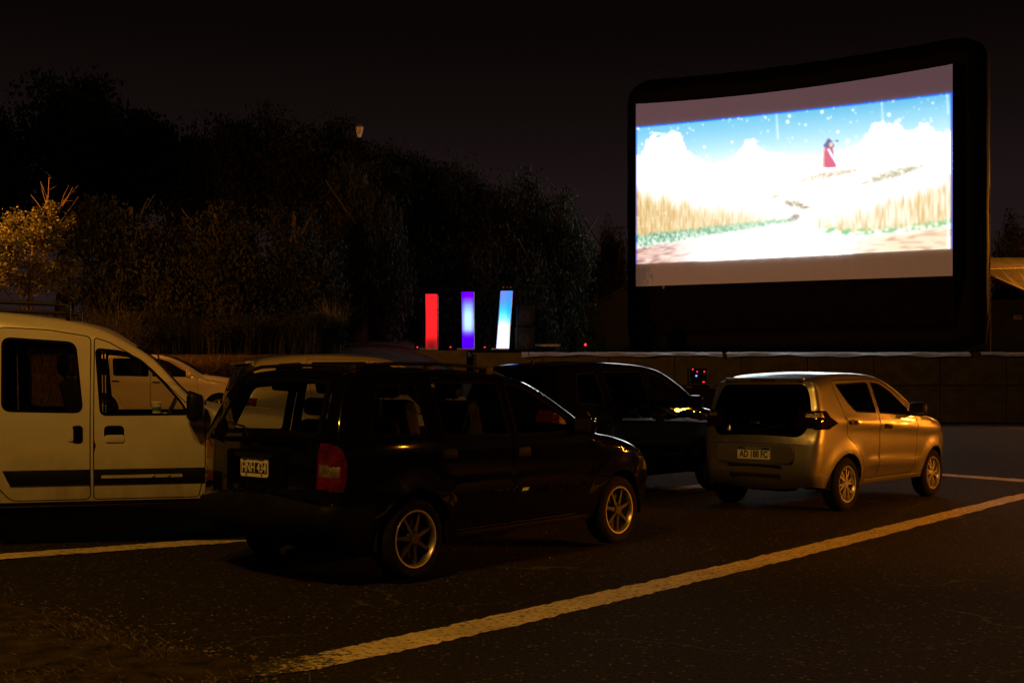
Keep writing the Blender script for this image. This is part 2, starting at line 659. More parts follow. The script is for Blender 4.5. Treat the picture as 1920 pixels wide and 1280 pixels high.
        outer = [(self.t[i], w[i]) for i in range(len(C))]
        e1 = resample([outer[-1], (self.t[-1], -w[-1])], 0.07, closed=False)[1:-1]
        back = [(self.t[i], -w[i]) for i in range(len(C) - 1, -1, -1)]
        e2 = resample([back[-1], outer[0]], 0.07, closed=False)[1:-1]
        outer = outer + e1 + back + e2
        regs, P, T, cls, sub = run('strip', outer, None, self.sp * 1.05)
        P3, NN = self.strip3(P[:, 0], P[:, 1])
        # orientation: t grows front -> rear, y to the left
        a, b, c = P3[T[len(T) // 2]]
        nn = np.cross(b - a, c - a)
        flip = (nn * NN[T[len(T) // 2][0]]).sum() < 0
        push(('body', 0, 'main'), P3, T[cls == -1], flip)
        for k, r in enumerate(regs):
            Q = P3 + NN * r['push']
            m = (cls == k) & (sub == 0)
            if m.any(): push((r['rid'], r['sgn'], 'main'), Q, T[m], flip)
            m = (cls == k) & (sub == 1)
            if m.any(): push((r['rid'], r['sgn'], 'seal'), P3, T[m], flip)
        info = {}
        for r in self.regs:
            info.setdefault(r['rid'], r)
        def mk(name, key, mat, parent, double=False):
            v, f = acc[key]
            bm = bmesh.new()
            vs = [bm.verts.new(p) for p in v]
            for q in f:
                try: bm.faces.new([vs[i] for i in q])
                except ValueError: pass
            bmesh.ops.remove_doubles(bm, verts=bm.verts, dist=2e-4)
            return bm_obj(name, bm, mat, parent, smooth=True, sharp=38)
        self.objs[('body', 0)] = mk('body', ('body', 0, 'main'), self.paint, self.root)
        order = sorted({k[:2] for k in acc if k[0] != 'body'}, key=lambda k: (info[k[0]]['parent'] is not None, k[0], k[1]))
        for rid, sg in order:
            r = info[rid]
            par = self.root
            if r['parent']:
                par = self.objs.get((r['parent'], sg)) or self.objs.get((r['parent'], 0)) or self.root
            if (rid, sg, 'main') in acc:
                o = mk(r['name'], (rid, sg, 'main'), r['mat'], par)
                self.objs[(rid, sg)] = o
                if (rid, sg, 'seal') in acc:
                    sp_par = o if par is self.root else par
                    mk('window_seal', (rid, sg, 'seal'), M_seal, sp_par)
        # ---- wheel wells and floor pan
        for xc in self.wheels:
            for sg in (-1, 1):
                bm = bmesh.new()
                ang = np.linspace(-0.15, pi + 0.15, 25)
                ra = self.Ra + 0.004
                ya, yb = self.W - 0.05, self.W - 0.36
                o_, i_ = [], []
                for a in ang:
                    X, Z = xc + ra * cos(a), self.R + ra * sin(a)
                    o_.append(bm.verts.new((X, sg * ya, Z))); i_.append(bm.verts.new((X, sg * yb, Z)))
                for k in range(len(ang) - 1):
                    bm.faces.new((o_[k], o_[k + 1], i_[k + 1], i_[k]))
                bm.faces.new(i_)
                bm_obj('wheel_well', bm, M_drum, self.root)
        bm = bmesh.new()
        add_box(bm, ((self.xF + self.xR) / 2, 0, self.zs + 0.06), (self.xF - self.xR - 0.3, 2 * (self.W - 0.38), 0.05))
        add_box(bm, ((xa + xb) / 2, 0, self.zs + 0.05), (xb - xa - 2 * self.Ra - 0.05, 2 * (self.W - self.low - 0.03), 0.05))
        add_box(bm, (self.xR + 0.35, 0, self.zs + 0.02), (0.3, 0.5, 0.16), bevel=0.04)
        bm_obj('underbody', bm, M_drum, self.root)
        return self

    def raised(self, name, poly, th, mat, sg=-1, parent=None, rnd=0.0, sp=0.03, skirt=0.012):
        poly = round_poly(poly, rnd) if rnd else ccw(poly)
        outer = resample(poly, sp)
        P, T, _ = cdt(outer, [], sp * 1.3)
        y = self.S(P[:, 0], P[:, 1])
        # round the edge a little
        A = np.array(outer)
        d = np.sqrt(((P[:, None, :] - A[None]) ** 2).sum(2)).min(1)
        hh = th * np.where(d < 1e-5, 0.55, 1.0)
        V = [(P[i, 0], sg * (y[i] + hh[i]), P[i, 1]) for i in range(len(P))]
        F = [tuple(t) if sg < 0 else tuple(t[::-1]) for t in T]
        b = len(V)
        yo = self.S(A[:, 0], A[:, 1])
        n = len(A)
        V += [(A[i, 0], sg * (yo[i] + 0.55 * th), A[i, 1]) for i in range(n)]
        V += [(A[i, 0], sg * (yo[i] - skirt), A[i, 1]) for i in range(n)]
        for i in range(n):
            j = (i + 1) % n
            q = (b + i, b + n + i, b + n + j, b + j)
            F.append(q if sg < 0 else q[::-1])
        bm = bmesh.new()
        vs = [bm.verts.new(p) for p in V]
        for f in F:
            try: bm.faces.new([vs[i] for i in f])
            except ValueError: pass
        bmesh.ops.remove_doubles(bm, verts=bm.verts, dist=1e-5)
        return bm_obj(name, bm, mat, parent or self.root, smooth=True, sharp=40)

    def interior(self, fx, seat_mat, zf=None, zr=None, rear=True, steer=True, dash_x=None, head=1.2):
        rt = self.root
        zf = zf or self.zs + 0.08
        hw = self.W - 0.30
        it = empty('cabin', (0, 0, 0), 0, rt)
        dx = dash_x or fx + 0.78
        bm = bmesh.new()
        add_box(bm, (dx, 0, self.zb - 0.14), (0.38, 2 * (self.W - 0.13), 0.26), bevel=0.06)
        bm_obj('dashboard', bm, M_dash, it, smooth=True)
        for sg in (-1, 1):
            bm = bmesh.new()
            yy = sg * hw * 0.66
            add_box(bm, (fx + 0.02, yy, zf + 0.26), (0.50, 0.48, 0.16), bevel=0.06)
            add_box(bm, (fx - 0.27, yy, zf + 0.58), (0.15, 0.46, 0.62), Matrix.Rotation(radians(-14), 3, 'Y'), bevel=0.06)
            bm_obj('front_seat', bm, seat_mat, it, smooth=True)
            bm = bmesh.new()
            add_box(bm, (fx - 0.38, yy, zf + 0.98), (0.10, 0.25, 0.17), bevel=0.045)
            for q in (-0.05, 0.05):
                add_tube(bm, [(fx - 0.37, yy + q, zf + 0.80), (fx - 0.38, yy + q, zf + 0.95)], 0.007, 6)
            bm_obj('headrest', bm, seat_mat, it, smooth=True)
        if rear:
            bm = bmesh.new()
            rx = fx - 0.80
            add_box(bm, (rx, 0, zf + 0.25), (0.48, 2 * hw, 0.16), bevel=0.05)
            add_box(bm, (rx - 0.26, 0, zf + 0.50), (0.14, 2 * hw, 0.50), Matrix.Rotation(radians(-16), 3, 'Y'), bevel=0.05)
            bm_obj('rear_seat', bm, seat_mat, it, smooth=True)
            for sg in (-1, 1):
                bm = bmesh.new()
                add_box(bm, (rx - 0.36, sg * hw * 0.55, zf + 0.84), (0.09, 0.24, 0.13), bevel=0.04)
                bm_obj('headrest', bm, seat_mat, it, smooth=True)
        if steer:
            bm = bmesh.new()
            prof = [(0.185 + 0.016 * cos(a), 0.016 * sin(a)) for a in np.linspace(0, 2 * pi, 8, endpoint=False)]
            add_lathe(bm, prof, 28, 'Z', closed=True)
            add_box(bm, (0, 0, -0.01), (0.33, 0.05, 0.02)); add_box(bm, (-0.08, 0, -0.01), (0.18, 0.06, 0.02))
            bmesh.ops.rotate(bm, cent=(0, 0, 0), matrix=Matrix.Rotation(radians(-65), 3, 'Y'), verts=bm.verts)
            bmesh.ops.translate(bm, vec=(dx - 0.30, hw * 0.66, self.zb - 0.03), verts=bm.verts)
            bm_obj('steering_wheel', bm, M_dash, it, smooth=True)
        return it

    def mirror(self, x, z, sg=-1, mat=None, size=(0.10, 0.20, 0.15), out=0.10):
        y = float(self.S([x], [z])[0])
        bm = bmesh.new()
        add_box(bm, (0, 0, 0), size, bevel=min(size) * 0.36, seg=3)
        for v in bm.verts:
            if v.co.x > 0:
                v.co.y *= 0.82; v.co.z *= 0.85
        bmesh.ops.translate(bm, vec=(x, sg * (y + out), z + 0.02), verts=bm.verts)
        m = bm_obj('side_mirror', bm, mat or M_trim, self.root, smooth=True, sharp=60)
        bm = bmesh.new()
        add_box(bm, (x + 0.0, sg * (y + out * 0.2), z - 0.03), (0.07, 0.12, 0.05), bevel=0.015)
        bm_obj('mirror_arm', bm, mat or M_trim, m, smooth=True)
        bm = bmesh.new()
        add_box(bm, (x - size[0] / 2 - 0.002, sg * (y + out), z + 0.02), (0.006, size[1] * 0.8, size[2] * 0.76), bevel=0.002, seg=1)
        bm_obj('mirror_glass', bm, M_chrome, m)
        return m

    def wheelset(self, rim_r, style, spoke_mat, lip_mat=None, n_sp=7, width=0.17, ang=0.0):
        R = self.R
        hw = width / 2
        # master: outer face towards -y
        bmT = bmesh.new()
        prof = [(rim_r + 0.002, -hw + 0.016), (rim_r + 0.012, -hw + 0.004), (rim_r + 0.3 * (R - rim_r), -hw - 0.008), (rim_r + 0.62 * (R - rim_r), -hw - 0.010),
                (R - 0.018, -hw + 0.004), (R - 0.004, -hw + 0.018), (R, -hw + 0.035)]
        for gpos in (-0.035, 0.0, 0.035):
            prof += [(R, gpos - 0.006), (R - 0.007, gpos - 0.004), (R - 0.007, gpos + 0.004), (R, gpos + 0.006)]
        prof += [(R, hw - 0.035), (R - 0.018, hw - 0.004), (rim_r + 0.3 * (R - rim_r), hw + 0.006), (rim_r, hw - 0.01)]
        add_lathe(bmT, prof, 56, 'Y')
        bmL = bmesh.new()
        prof = [(rim_r + 0.010, -hw + 0.008), (rim_r + 0.004, -hw - 0.002), (rim_r - 0.008, -hw - 0.001), (rim_r - 0.014, -hw + 0.010), (rim_r - 0.018, -hw + 0.04), (rim_r - 0.03, hw - 0.02)]
        add_lathe(bmL, prof, 56, 'Y')
        bmD = bmesh.new()
        add_lathe(bmD, [(0.001, 0.0), (rim_r - 0.05, 0.0), (rim_r - 0.05, 0.02), (rim_r - 0.025, 0.03)], 40, 'Y')
        bmS = bmesh.new()
        face = -hw + 0.022
        def spoke(th, w0, w1, r0, r1, skew=0.0, f0=0.006, f1=0.0):
            d = Vector((cos(th), 0, sin(th))); p = Vector((-sin(th), 0, cos(th)))
            d1 = Vector((cos(th + skew), 0, sin(th + skew))); p1 = Vector((-sin(th + skew), 0, cos(th + skew)))
            q = []
            for (r, w, y, dd, pp) in ((r0, w0, face - f0, d, p), (r1, w1, face - f1, d1, p1)):
                for (sgn, yy, ww) in ((-1, 0.03, 1.0), (-1, 0.0, 0.75), (1, 0.0, 0.75), (1, 0.03, 1.0)):
                    q.append(bmS.verts.new(dd * r + pp * (sgn * w / 2 * ww) + Vector((0, y + yy, 0))))
            for k in range(3):
                bmS.faces.new((q[k], q[k + 1], q[4 + k + 1], q[4 + k]))
        for k in range(n_sp):
            th = ang + 2 * pi * k / n_sp
            if style == 'star':
                spoke(th, 0.040, 0.026, 0.035, rim_r - 0.010)
            elif style == 'twin':
                spoke(th, 0.032, 0.024, 0.03, rim_r - 0.010, 0.20)
                spoke(th, 0.032, 0.024, 0.03, rim_r - 0.010, -0.20)
            elif style == 'cover':
                spoke(th, 0.05, 0.085, 0.03, rim_r - 0.006)
        add_lathe(bmS, [(0.001, face - 0.014), (0.036, face - 0.014), (0.048, face - 0.004), (0.062, face + 0.012), (0.062, face + 0.04)], 28, 'Y')
        for k in range(5):
            a = 2 * pi * k / 5
            vs = bmesh.ops.create_cone(bmS, cap_ends=True, segments=6, radius1=0.009, radius2=0.009, depth=0.012)['verts']
            bmesh.ops.rotate(bmS, cent=(0, 0, 0), matrix=Matrix.Rotation(radians(90), 3, 'X'), verts=vs)
            bmesh.ops.translate(bmS, vec=(0.047 * cos(a), face - 0.008, 0.047 * sin(a)), verts=vs)
        first = None
        for xc in self.wheels:
            for sg in (-1, 1):
                y = sg * (self.W - hw - 0.035 + (self.flare * 0.5))
                if first is None:
                    wh = empty('wheel', (xc, y, R), 0, self.root)
                    bm_obj('tyre', bmT, M_tyre, wh, smooth=True, sharp=35)
                    bm_obj('rim', bmL, lip_mat or spoke_mat, wh, smooth=True, sharp=35)
                    bm_obj('spokes', bmS, spoke_mat, wh, smooth=True, sharp=35)
                    bm_obj('brake_drum', bmD, M_drum, wh, smooth=True, sharp=35)
                    first = wh
                else:
                    wh = copy_tree(first, self.root)
                    wh.location = (xc, y, R)
                    wh.rotation_euler = (0, random.uniform(0, 0.6), 0 if sg < 0 else pi)

_txt = []
def text_obj(name, body, size, mat, parent, matrix, width=None, extrude=0.0006, bold=0.0):
    cu = bpy.data.curves.new(name, 'FONT')
    cu.body = body
    cu.size = size
    cu.extrude = extrude
    cu.offset = bold
    cu.align_x = 'CENTER'
    cu.align_y = 'CENTER'
    tmp = bpy.data.objects.new(name + "_tmp", cu)
    COL.objects.link(tmp)
    bpy.context.view_layer.update()
    dg = bpy.context.evaluated_depsgraph_get()
    me = bpy.data.meshes.new_from_object(tmp.evaluated_get(dg))
    bpy.data.objects.remove(tmp)
    if width:
        xs = [v.co.x for v in me.vertices]
        k = width / (max(xs) - min(xs))
        for v in me.vertices:
            v.co.x *= k
    me.transform(matrix)
    me.materials.clear()
    me.materials.append(mat)
    o = bpy.data.objects.new(name, me)
    return link(o, parent)

def rear_frame(car, p, y=0.0, off=0.0, lean=0.0):
    """frame on the rear face: local x to the right as seen from behind (car -y), local y up, local z backwards"""
    o = car.sp3(p, y, off)
    zc = Vector((-1, 0, 0)); xc = Vector((0, -1, 0)); yc = Vector((0, 0, 1))
    M = Matrix((xc, yc, zc)).transposed().to_4x4()
    return Matrix.Translation(o) @ M @ Matrix.Rotation(lean, 4, 'X')

def flat_piece(name, w, h, d, r, mat, parent, M, x=0.0, y=0.0, z=0.0):
    """rounded rectangular slab of depth d lying in frame M"""
    q = round_poly([(-w / 2, -h / 2), (w / 2, -h / 2), (w / 2, h / 2), (-w / 2, h / 2)], r, 4)
    n = len(q)
    V = [M @ Vector((x + a, y + b, z + d)) for a, b in q] + [M @ Vector((x + a, y + b, z)) for a, b in q]
    F = [tuple(range(n))] + [(i + n, (i + 1) % n + n, (i + 1) % n, i) for i in range(n)]
    return mesh_obj(name, V, F, mat, parent)
# ================================================================== the cars
def yaw_of(dx, dy):
    return math.atan2(dy, dx)

def add_plate(car, p, y, w, h, style, text, off=0.012, lean=0.0):
    M = rear_frame(car, p, y, off, lean)
    if style == 'old':
        pl = flat_piece('number_plate', w, h, 0.006, 0.016, M_plate_white, car.root, M)
        flat_piece('plate_field', w * 0.93, h * 0.56, 0.002, 0.004, M_plate_black, pl, M, 0, -0.004, 0.0062)
        text_obj('plate_lettering', text, 0.075, M_plate_white, pl, M @ Matrix.Translation((0, -0.004, 0.0090)) @ Matrix.Diagonal((1, 1.28, 1, 1)), width=w * 0.88, bold=0.0012)
        text_obj('plate_lettering', 'ARGENTINA', 0.014, M_plate_black, pl, M @ Matrix.Translation((0, h * 0.385, 0.0070)), width=w * 0.42)
        for sx in (-0.28, 0.28):
            flat_piece('plate_bolt', 0.012, 0.012, 0.004, 0.005, M_trim, pl, M, sx * w, -h * 0.40, 0.006)
    else:
        pl = flat_piece('number_plate', w, h, 0.006, 0.010, M_plate_white, car.root, M)
        flat_piece('plate_band', w * 0.985, h * 0.23, 0.0015, 0.004, M_plate_blue, pl, M, 0, h * 0.38, 0.0062)
        text_obj('plate_lettering', text, 0.082, M_plate_black, pl, M @ Matrix.Translation((0, -h * 0.11, 0.0072)) @ Matrix.Diagonal((1, 1.22, 1, 1)), width=w * 0.86, bold=0.0022)
        text_obj('plate_lettering', 'REPUBLICA ARGENTINA', 0.016, M_plate_white, pl, M @ Matrix.Translation((0, h * 0.38, 0.0085)), width=w * 0.5)
    return pl

# ------------------------------------------------------------------ black estate car in the foreground
def build_estate():
    prof = [(3.03, .22, .05, .08), (3.11, .32, .08, .10), (3.13, .48, .10, .10), (3.08, .62, .10, .10), (2.98, .72, .09, .08),
            (2.75, .83, .09, .06), (2.40, .91, .09, .05), (2.10, .965, .08, .04),
            (1.80, 1.13, .05, .05), (1.45, 1.32, .05, .05), (1.25, 1.395, .07, .03), (.95, 1.435, .09, .02), (.40, 1.455, .09, .02), (-.15, 1.445, .09, .02), (-.40, 1.420, .08, .03),
            (-.49, 1.36, .05, .05), (-.59, 1.16, .035, .06), (-.655, .99, .04, .07), (-.67, .90, .08, .08), (-.68, .70, .08, .08), (-.69, .575, .08, .09),
            (-.735, .555, .08, .09), (-.755, .48, .08, .09), (-.735, .40, .08, .08), (-.66, .335, .05, .06)]
    c = Car('estate_car', 'black estate car with roof rails and number plate HNH 434 in the foreground', 'car', (-1.254, 8.545, gz(-1.25, 8.5)), yaw_of(.641, .767), M_black,
            prof, .805, .93, .25, (0.0, 2.443), .345, .285, tb=.30, tc=.08, pf=.17, pr=.09, flare=.012,
            crease=[(-.55, .60, 3.0, .56, .010, .03)], sp=.06)
    # windows first (they win over the doors), then lamps, then panels
    fw = [(1.06, .955), (1.90, .965), (1.85, 1.02), (1.42, 1.262), (1.25, 1.338), (1.06, 1.362)]
    rw = [(.27, .975), (.98, .955), (.98, 1.364), (.24, 1.366)]
    qw = [(-.40, 1.005), (.12, .98), (.10, 1.362), (-.27, 1.338)]
    c.side('fw', 'window', fw, G_grey, 'fd', push=-.006, seal=.018, rnd=.03)
    c.side('rw', 'window', rw, G_grey, 'rd', push=-.006, seal=.018, rnd=.03)
    c.side('qw', 'quarter_window', qw, G_grey, None, push=-.004, seal=.02, rnd=.05)
    c.side('rvs', 'reverse_lens', [(-.9, .742), (-.645, .742), (-.638, .808), (-.9, .808)], M_clear_lens, 'tl', push=0.0)
    c.side('tl', 'taillight', [(-.9, .645), (-.625, .645), (-.600, .72), (-.592, .79), (-.600, .86), (-.622, .915), (-.652, .950), (-.9, .965)], M_red_lens, None, gap=.004, push=0.0)
    c.side('hl', 'headlight', [(2.86, .60), (3.3, .58), (3.3, .70), (2.92, .735)], M_clear_lens, None, gap=.004, push=0.0)
    c.side('fd', 'front_door', [(1.025, .30), (1.96, .30), (2.02, .55), (2.03, .90), (1.94, .975), (1.45, 1.288), (1.26, 1.372), (1.025, 1.392)], M_black, None, gap=.006, rnd=.03)
    c.side('rd', 'rear_door', [(1.015, .30), (.43, .30), (.385, .46), (.30, .59), (.19, .70), (.185, .97), (.165, 1.394), (1.015, 1.394)], M_black, None, gap=.006, rnd=.03)
    c.side('bp', 'rear_bumper', [(-.9, .20), (-.37, .20), (-.385, .40), (-.36, .555), (-.9, .565)], M_trim_dusty, None, gap=.004, push=0.0)
    c.strip('bw', 'rear_window', [((-.478, 1.372), -.485), ((-.478, 1.372), .485), ((-.652, 1.00), .565), ((-.652, 1.00), -.565)], G_grey, 'tg', push=-.004, seal=.03, rnd=.05)
    c.strip('ws', 'windshield', [((2.06, .985), -.60), ((2.06, .985), .60), ((1.28, 1.385), .50), ((1.28, 1.385), -.50)], G_grey, None, push=-.004, seal=.03, rnd=.06)
    c.strip('rvs', 'reverse_lens', [((-.68, .742), .575), ((-.68, .742), 2), ((-.67, .808), 2), ((-.67, .808), .575)], M_clear_lens, 'tl', push=0.0, mirror=True)
    c.strip('tl', 'taillight', [((-.685, .645), .555), ((-.685, .645), 2), ((-.66, .965), 2), ((-.66, .965), .575), ((-.67, .90), .558)], M_red_lens, None, gap=.004, push=0.0, mirror=True)
    c.strip('tg', 'tailgate', [((-.42, 1.410), -.50), ((-.42, 1.410), .50), ((-.60, 1.14), .57), ((-.652, .99), .585), ((-.66, .96), .54), ((-.67, .9), .535), ((-.69, .59), .53), ((-.69, .59), -.53), ((-.67, .9), -.535), ((-.66, .96), -.54), ((-.652, .99), -.585), ((-.60, 1.14), -.57)], M_black, None, gap=.006, rnd=.02)
    c.strip('bp', 'rear_bumper', [((-.735, .557), -2), ((-.735, .557), 2), ((-.66, .33), 2), ((-.66, .33), -2)], M_trim_dusty, None, gap=0.0, push=0.0)
    for r in c.regs:
        if r['rid'] == 'bp' and r['dom'] == 'strip':
            r['sgn'] = 0
    c.strip('hl', 'headlight', [((3.10, .60), .40), ((3.10, .60), 2), ((2.97, .73), 2), ((2.97, .73), .45)], M_clear_lens, None, gap=.004, push=0.0, mirror=True)
    c.build()
    for sg in (-1, 1):
        fd, rd = c.objs[('fd', sg)], c.objs[('rd', sg)]
        c.raised('door_handle', [(1.07, .80), (1.21, .80), (1.21, .87), (1.07, .87)], .016, M_trim_dusty, sg, fd, rnd=.02)
        c.raised('door_handle', [(.24, .82), (.38, .82), (.38, .89), (.24, .89)], .016, M_trim_dusty, sg, rd, rnd=.02)
        c.raised('side_molding', [(1.06, .515), (2.0, .505), (2.0, .555), (1.06, .565)], .010, M_black, sg, fd)
        c.raised('side_molding', [(.40, .525), (1.00, .515), (1.00, .565), (.38, .575)], .010, M_black, sg, rd)
        c.raised('sill', [(.42, .245), (2.03, .245), (2.03, .285), (.42, .285)], .014, M_trim_dusty, sg, None)
        c.mirror(1.83, 1.00, sg, M_black)
        # roof rail on three feet
        yr = float(c.base([0.3], [1.44])[0]) - .085
        bm = bmesh.new()
        pts = [(-.46, 1.400), (-.40, 1.440), (-.28, 1.472), (.0, 1.488), (.40, 1.494), (.80, 1.480), (1.00, 1.456), (1.16, 1.415), (1.24, 1.390)]
        add_tube(bm, [(x, sg * yr, z) for x, z in pts], [.012, .014, .014, .014, .013, .013, .013, .012, .010], 10)
        bmesh.ops.scale(bm, vec=(1, 1.2, 1), verts=bm.verts, space=Matrix.Translation((0, -sg * yr, 0)))
        rail = bm_obj('roof_rail', bm, M_trim, c.root, smooth=True)
        for xf in (-.40, .36, 1.02):
            bm = bmesh.new()
            add_box(bm, (xf, sg * yr, 1.448), (.09, .030, .07), bevel=.012)
            bm_obj('rail_foot', bm, M_trim, rail, smooth=True)
    tg = c.objs[('tg', 0)]
    # raised lip below the rear window, plate recess, boot handle, wiper
    M = rear_frame(c, (-.66, .965), 0, 0.004, radians(6))
    flat_piece('tailgate_lip', .98, .020, .030, .008, M_black, tg, M)
    M = rear_frame(c, (-.675, .78), .0, .001)
    flat_piece('plate_surround', .62, .24, .007, .04, M_black, tg, M)
    M2 = rear_frame(c, (-.672, .87), .0, .006)
    flat_piece('boot_handle', .40, .035, .022, .01, M_trim, tg, M2)
    for sx in (-.09, .09):
        flat_piece('plate_lamp', .05, .018, .012, .005, M_chrome, tg, M2, sx, -.006, .02)
    flat_piece('badge', .085, .022, .006, .004, M_chrome, tg, rear_frame(c, (-.668, .925), 0, .006))
    for k in range(5):
        flat_piece('badge_letter', .020, .026, .004, .003, M_alloy_dark, tg, rear_frame(c, (-.685, .675), -.34 - .028 * k, .005))
    flat_piece('badge_strip', .15, .008, .004, .003, M_alloy_dark, tg, rear_frame(c, (-.687, .645), -.40, .005))
    for k in range(4):
        flat_piece('badge_letter', .022, .024, .004, .003, M_alloy_dark, tg, rear_frame(c, (-.685, .71), .40 - .028 * k, .005))
    add_plate(c, (-.675, .775), -.0, .294, .129, 'old', 'HNH 434', off=.009)
    flat_piece('sticker', .045, .034, .001, .004, M_plate_white, tg, rear_frame(c, (-.675, .765), -.195, .009))
    bm = bmesh.new()
    a = c.sp3((-.665, .97), .06, .035); b = c.sp3((-.645, 1.02), .16, .03); d = c.sp3((-.63, 1.06), .40, .022)
    add_tube(bm, [a, b, d], [.012, .008, .005], 8)
    bm_obj('rear_wiper', bm, M_trim, tg, smooth=True)
    bm = bmesh.new()
    add_tube(bm, [(-.60, -.30, .265), (-.72, -.30, .25), (-.77, -.30, .245)], .026, 12)
    bm_obj('exhaust_pipe', bm, M_alloy_dark, c.root, smooth=True)
    c.interior(1.18, M_seat, zf=.34, dash_x=1.92)
    c.wheelset(.195, 'star', M_alloy_dark, M_alloy, n_sp=7, ang=.35)
    return c

# ------------------------------------------------------------------ beige-silver hatchback on the right
def build_hatch():
    prof = [(2.90, .24, .05, .08), (2.97, .36, .1, .11), (2.98, .52, .12, .11), (2.94, .68, .12, .10), (2.84, .81, .1, .08), (2.62, .91, .08, .06), (2.24, .985, .08, .05), (1.90, 1.04, .07, .04),
            (1.62, 1.20, .045, .05), (1.32, 1.36, .045, .05), (1.10, 1.445, .06, .03), (.80, 1.485, .07, .025), (.36, 1.497, .07, .025), (-.06, 1.475, .07, .025), (-.34, 1.425, .08, .03),
            (-.43, 1.395, .05, .04), (-.425, 1.345, .05, .06), (-.46, 1.20, .05, .08), (-.51, .98, .06, .09), (-.535, .82, .07, .09), (-.56, .76, .085, .08), (-.575, .66, .10, .07), (-.585, .50, .10, .07), (-.565, .37, .08, .07), (-.48, .28, .05, .06)]
    c = Car('hatchback_car', 'small silver beige hatchback with black glass tailgate and number plate AD 188 FC', 'car', (3.06, 13.20, 0), yaw_of(.669, .743), M_gold,
            prof, .79, 1.0, .26, (0.0, 2.305), .335, .29, tb=.30, tc=.10, pf=.17, pr=.10, xr0=.45, flare=.020,
            crease=[(-.3, .975, 2.6, .815, .020, .040), (.35, .50, 2.0, .455, .024, .035)], sp=.055)
    c.side('rw', 'window', [(.70, 1.045), (.20, 1.065), (.07, 1.17), (-.07, 1.375), (.70, 1.40)], G_dark, 'rd', push=-.006, seal=.02, rnd=.05)
    c.side('fw', 'window', [(.77, 1.04), (1.57, 1.01), (1.53, 1.09), (1.22, 1.29), (1.0, 1.378), (.77, 1.402)], G_tint, 'fd', push=-.006, seal=.02, rnd=.04)
    c.side('rvs', 'reverse_lens', [(-.8, 1.02), (-.43, 1.02), (-.44, 1.068), (-.8, 1.068)], M_clear_lens, 'tl', push=0.0)
    c.side('tl', 'taillight', [(-.8, .885), (-.36, .89), (-.20, .955), (-.32, 1.02), (-.37, 1.09), (-.8, 1.095)], M_smoke_lens, None, gap=.004, push=0.0)
    c.side('hl', 'headlight', [(2.52, .80), (3.1, .66), (3.1, .74), (2.60, .88)], M_clear_lens, None, gap=.004, push=0.0)
    c.side('fd', 'front_door', [(.748, .33), (1.70, .33), (1.76, .6), (1.77, .95), (1.62, 1.07), (1.26, 1.322), (1.01, 1.412), (.748, 1.43)], M_gold, None, gap=.008, rnd=.03)
    c.side('rd', 'rear_door', [(.736, .33), (.43, .33), (.385, .45), (.30, .58), (.16, .70), (-.02, .80), (-.05, 1.0), (-.13, 1.34), (-.10, 1.415), (.736, 1.43)], M_gold, None, gap=.008, rnd=.03)
    c.strip('ws', 'windshield', [((1.86, 1.06), -.60), ((1.86, 1.06), .60), ((1.13, 1.435), .50), ((1.13, 1.435), -.50)], G_tint, None, push=-.004, seal=.03, rnd=.06)
    c.strip('rvs', 'reverse_lens', [((-.497, 1.02), .545), ((-.497, 1.02), 2), ((-.485, 1.068), 2), ((-.485, 1.068), .55)], M_clear_lens, 'tl', push=0.0, mirror=True)
    c.strip('tl', 'taillight', [((-.525, .885), .42), ((-.525, .885), 2), ((-.48, 1.095), 2), ((-.48, 1.095), .46)], M_smoke_lens, None, gap=.004, push=0.0, mirror=True)
    c.strip('bw', 'rear_window', [((-.425, 1.365), -.50), ((-.425, 1.365), .50), ((-.45, 1.22), .565), ((-.49, 1.07), .605), ((-.515, .93), .60), ((-.538, .80), .50), ((-.538, .80), -.50), ((-.515, .93), -.60), ((-.49, 1.07), -.605), ((-.45, 1.22), -.565)], G_dark, None, gap=.006, push=.003, seal=.0, rnd=.07)
    c.strip('hl', 'headlight', [((2.93, .70), .40), ((2.93, .70), 2), ((2.78, .84), 2), ((2.78, .84), .5)], M_clear_lens, None, gap=.004, push=0.0, mirror=True)
    c.strip('bp', 'rear_bumper', [((-.565, .73), -2), ((-.565, .73), 2), ((-.48, .285), 2), ((-.48, .285), -2)], M_gold, None, gap=.004)
    c.build()
    # black cover behind the tailgate glass
    bm = bmesh.new()
    add_box(bm, (-.36, 0, 1.06), (.02, 1.02, .50), Matrix.Rotation(radians(-10), 3, 'Y'))
    bm_obj('tailgate_lining', bm, M_seal, c.root)
    for sg in (-1, 1):
        fd, rd = c.objs[('fd', sg)], c.objs[('rd', sg)]
        c.raised('door_handle', [(.86, .875), (1.03, .865), (1.03, .915), (.86, .925)], .024, M_trim, sg, fd, rnd=.02)
        c.raised('door_handle', [(.0, .94), (.17, .93), (.17, .98), (.0, .99)], .024, M_trim, sg, rd, rnd=.02)
        c.raised('sill', [(.42, .262), (1.93, .262), (1.93, .312), (.42, .312)], .012, M_gold, sg, None)
        c.mirror(1.58, 1.06, sg, M_trim, size=(.12, .21, .16), out=.12)
    M = rear_frame(c, (-.577, .64), 0, .002)
    flat_piece('plate_surround', .92, .19, .004, .06, M_gold, c.root, M, 0, .0, 0)
    add_plate(c, (-.577, .635), 0, .40, .13, 'new', 'AD 188 FC', off=.010)
    bw = c.objs[('bw', 0)]
    for k, ch in enumerate('FIAT'):
        text_obj('badge_letter', ch, .045, M_chrome, bw, rear_frame(c, (-.52, .93), .051 - .034 * k, .006) , extrude=.003, bold=.001)
    flat_piece('brake_lamp', .30, .022, .006, .008, M_red_lens, c.root, rear_frame(c, (-.43, 1.385), 0, .004, radians(10)))
    flat_piece('spoiler', .96, .030, .05, .012, M_gold, c.root, rear_frame(c, (-.41, 1.412), 0, -.01, radians(12)))
